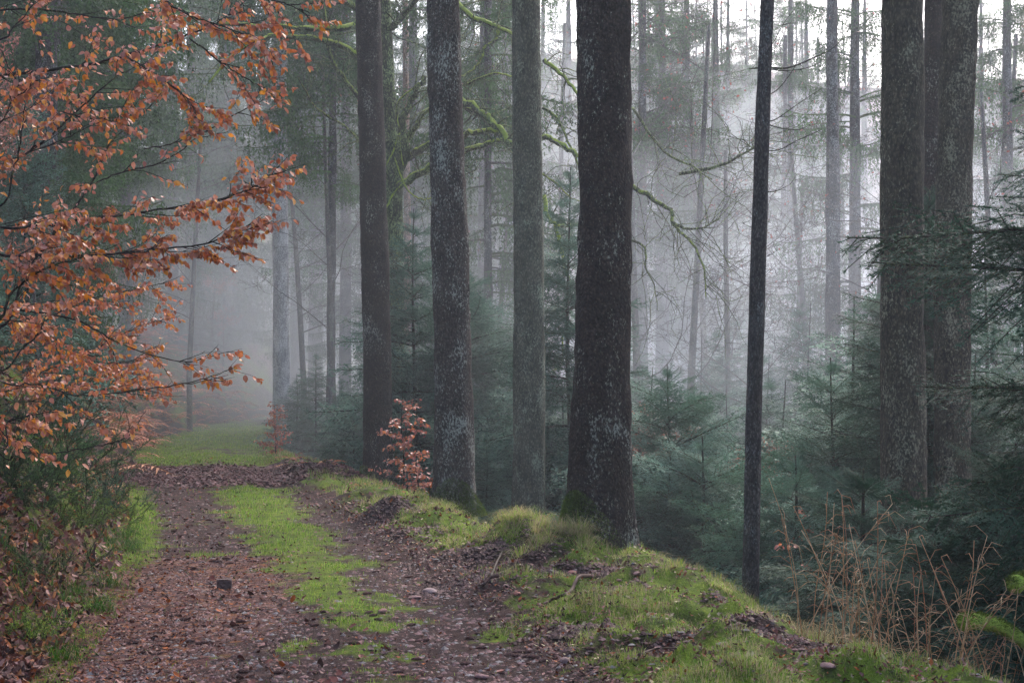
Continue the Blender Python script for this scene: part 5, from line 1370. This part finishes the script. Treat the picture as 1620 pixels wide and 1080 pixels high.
# ------------------------------------------------------------------ dry stalks at the crest
def stalk_mesh(seed, H):
    g = np.random.default_rng(seed); geo = Geo(); c0 = np.array([[.36, .17, .07], [.42, .27, .14], [.30, .13, .06], [.42, .22, .10]][g.integers(4)])
    bx_, by_ = g.normal(0, .16, 2) * H; P = smooth_pts([[0, 0, 0], [bx_ * .2, by_ * .2, H * .35], [bx_ * .6 + g.normal(0, .012), by_ * .6, H * .72], [bx_, by_, H]], 4)
    v, t = tube(P, np.linspace(.0042, .0018, len(P)), 4); geo.add(v, t, c0)
    for k in range(g.integers(7, 14)):
        i = g.integers(3, len(P)); a = g.uniform(0, 6.28); ln = g.uniform(.04, .14); up = g.uniform(-.2, 1.2)
        m = P[i] + np.array([math.cos(a), math.sin(a), up]) * ln * .6; e = m + np.array([math.cos(a), math.sin(a), up - g.uniform(.6, 1.6)]) * ln * .55
        v, t = tube([P[i], m, e], [.0020, .0022, .0008], 3); geo.add(v, t, c0 * g.uniform(.8, 1.4))
    return geo.mesh('stalk', [M_STRAW], True)
STK = [stalk_mesh(i, 1.0) for i in range(10)]
g = np.random.default_rng(19)
for i in range(84):
    y = g.uniform(7.9, 9.7); px = g.choice([g.normal(1345, 42), g.normal(1450, 62), g.normal(1540, 50)], p=[.34, .36, .30]); x = (px - 810) * y / F
    o = link('dry_stalk', STK[g.integers(10)], None, (x, y, gz(x, y) - .02)); k = g.uniform(.40, 1.10); o.scale = (1, 1, k); o.rotation_euler = (g.normal(0, .13), g.normal(.06, .2), g.uniform(0, 6.28))
    tag(o, 'orange brown dead stalk in the ' + ('left clump, nearest the slender trunk' if px < 1390 else 'middle clump, below the olive trunks' if px < 1500 else 'right clump, beside the mossy dead branch'), 'dead stalk', 'dry stalks on the lower right crest')
parts = []
for (mx, my, rr, n, hh) in [(2.3, 9.3, .35, 500, .25), (2.7, 8.9, .4, 600, .25), (2.0, 9.6, .25, 300, .2), (3.2, 8.6, .4, 300, .2)]:
    x = g.normal(mx, rr * .5, n); y = g.normal(my, rr * .4, n); parts.append(blades(x, y, hh * g.uniform(.4, 1.3, n), np.full(n, .004), g.uniform(.6, 2.4, n), colmix(n, g, [ST, ST * .7, ST * .45], [.4, .4, .2]), g, droop=1.0))
grass_obj('dry_grass', parts, 'tangle of bleached dead grass at the foot of the orange stalks')

# ------------------------------------------------------------------ air
def vol_mat(name, dens, col=(0.90, 0.935, 1.0), an=0.35):
    m = bpy.data.materials.new(name); m.use_nodes = True; n = m.node_tree.nodes; n.remove(n['Principled BSDF'])
    p = n.new('ShaderNodeVolumePrincipled'); p.inputs['Color'].default_value = (*col, 1); p.inputs['Density'].default_value = dens; p.inputs['Anisotropy'].default_value = an
    m.node_tree.links.new(p.outputs[0], n['Material Output'].inputs['Volume']); return m
xs = [V[:, 0].min() - 1, V[:, 0].max() + 1]; yy = [-16, 238]; zz = [V[:, 2].min() - 1, 78]
bv = np.array([[a, b, c] for a in xs for b in yy for c in zz], float)
bf = np.array([[0, 1, 3, 2], [4, 6, 7, 5], [0, 4, 5, 1], [2, 3, 7, 6], [0, 2, 6, 4], [1, 5, 7, 3]])
tag(link('haze', mk_mesh('haze', bv, bf, None, None, [vol_mat('haze_air', HAZE_DENSITY)], False)), 'thin pale haze filling the whole wood', 'haze', kind='stuff')
def mist(name, cx_, cy_, cz_, sx, sy, sz, dens, seed, label):
    import bmesh
    bm = bmesh.new(); bmesh.ops.create_icosphere(bm, subdivisions=4, radius=1); P = np.array([v.co[:] for v in bm.verts]); T = np.array([[v.index for v in f.verts] for f in bm.faces]); bm.free()
    k = 1 + .42 * (fbm(P[:, 0] * 2 + 10 + P[:, 2], P[:, 1] * 2 + 20 + P[:, 2], seed, 3) - .5) * 2
    P = P * k[:, None] * [sx, sy, sz] + [cx_, cy_, cz_]
    tag(link(name, mk_mesh(name, P, T, None, None, [vol_mat(name + '_air', dens)], True)), label, 'mist', kind='stuff')
if MIST_DENSITY > 0:
    for i, k in enumerate((1.04, .95, .86, .75, .63, .5)):
        mist('mist', 8 + 5 * math.sin(i * 2.1), 80, 1 - i * .3, 48 * k, 42 * k, (12 + 2 * (i == 0)) * k, MIST_DENSITY / 1.5, 200 + i, ['widest and faintest layer', 'second widest layer', 'third layer', 'fourth layer', 'fifth layer', 'innermost and densest core'][i] + ' of the pale mist bank over the bend and valley')
    for i, k in enumerate((1.0, .8, .6)):
        mist('mist', 10 + i, 47, -2.5, 17 * k, 22 * k, 6.5 * k, MIST_DENSITY / 2.6, 230 + i, ['outer', 'middle', 'inner'][i] + ' layer of thin mist hanging among the young firs in the valley')
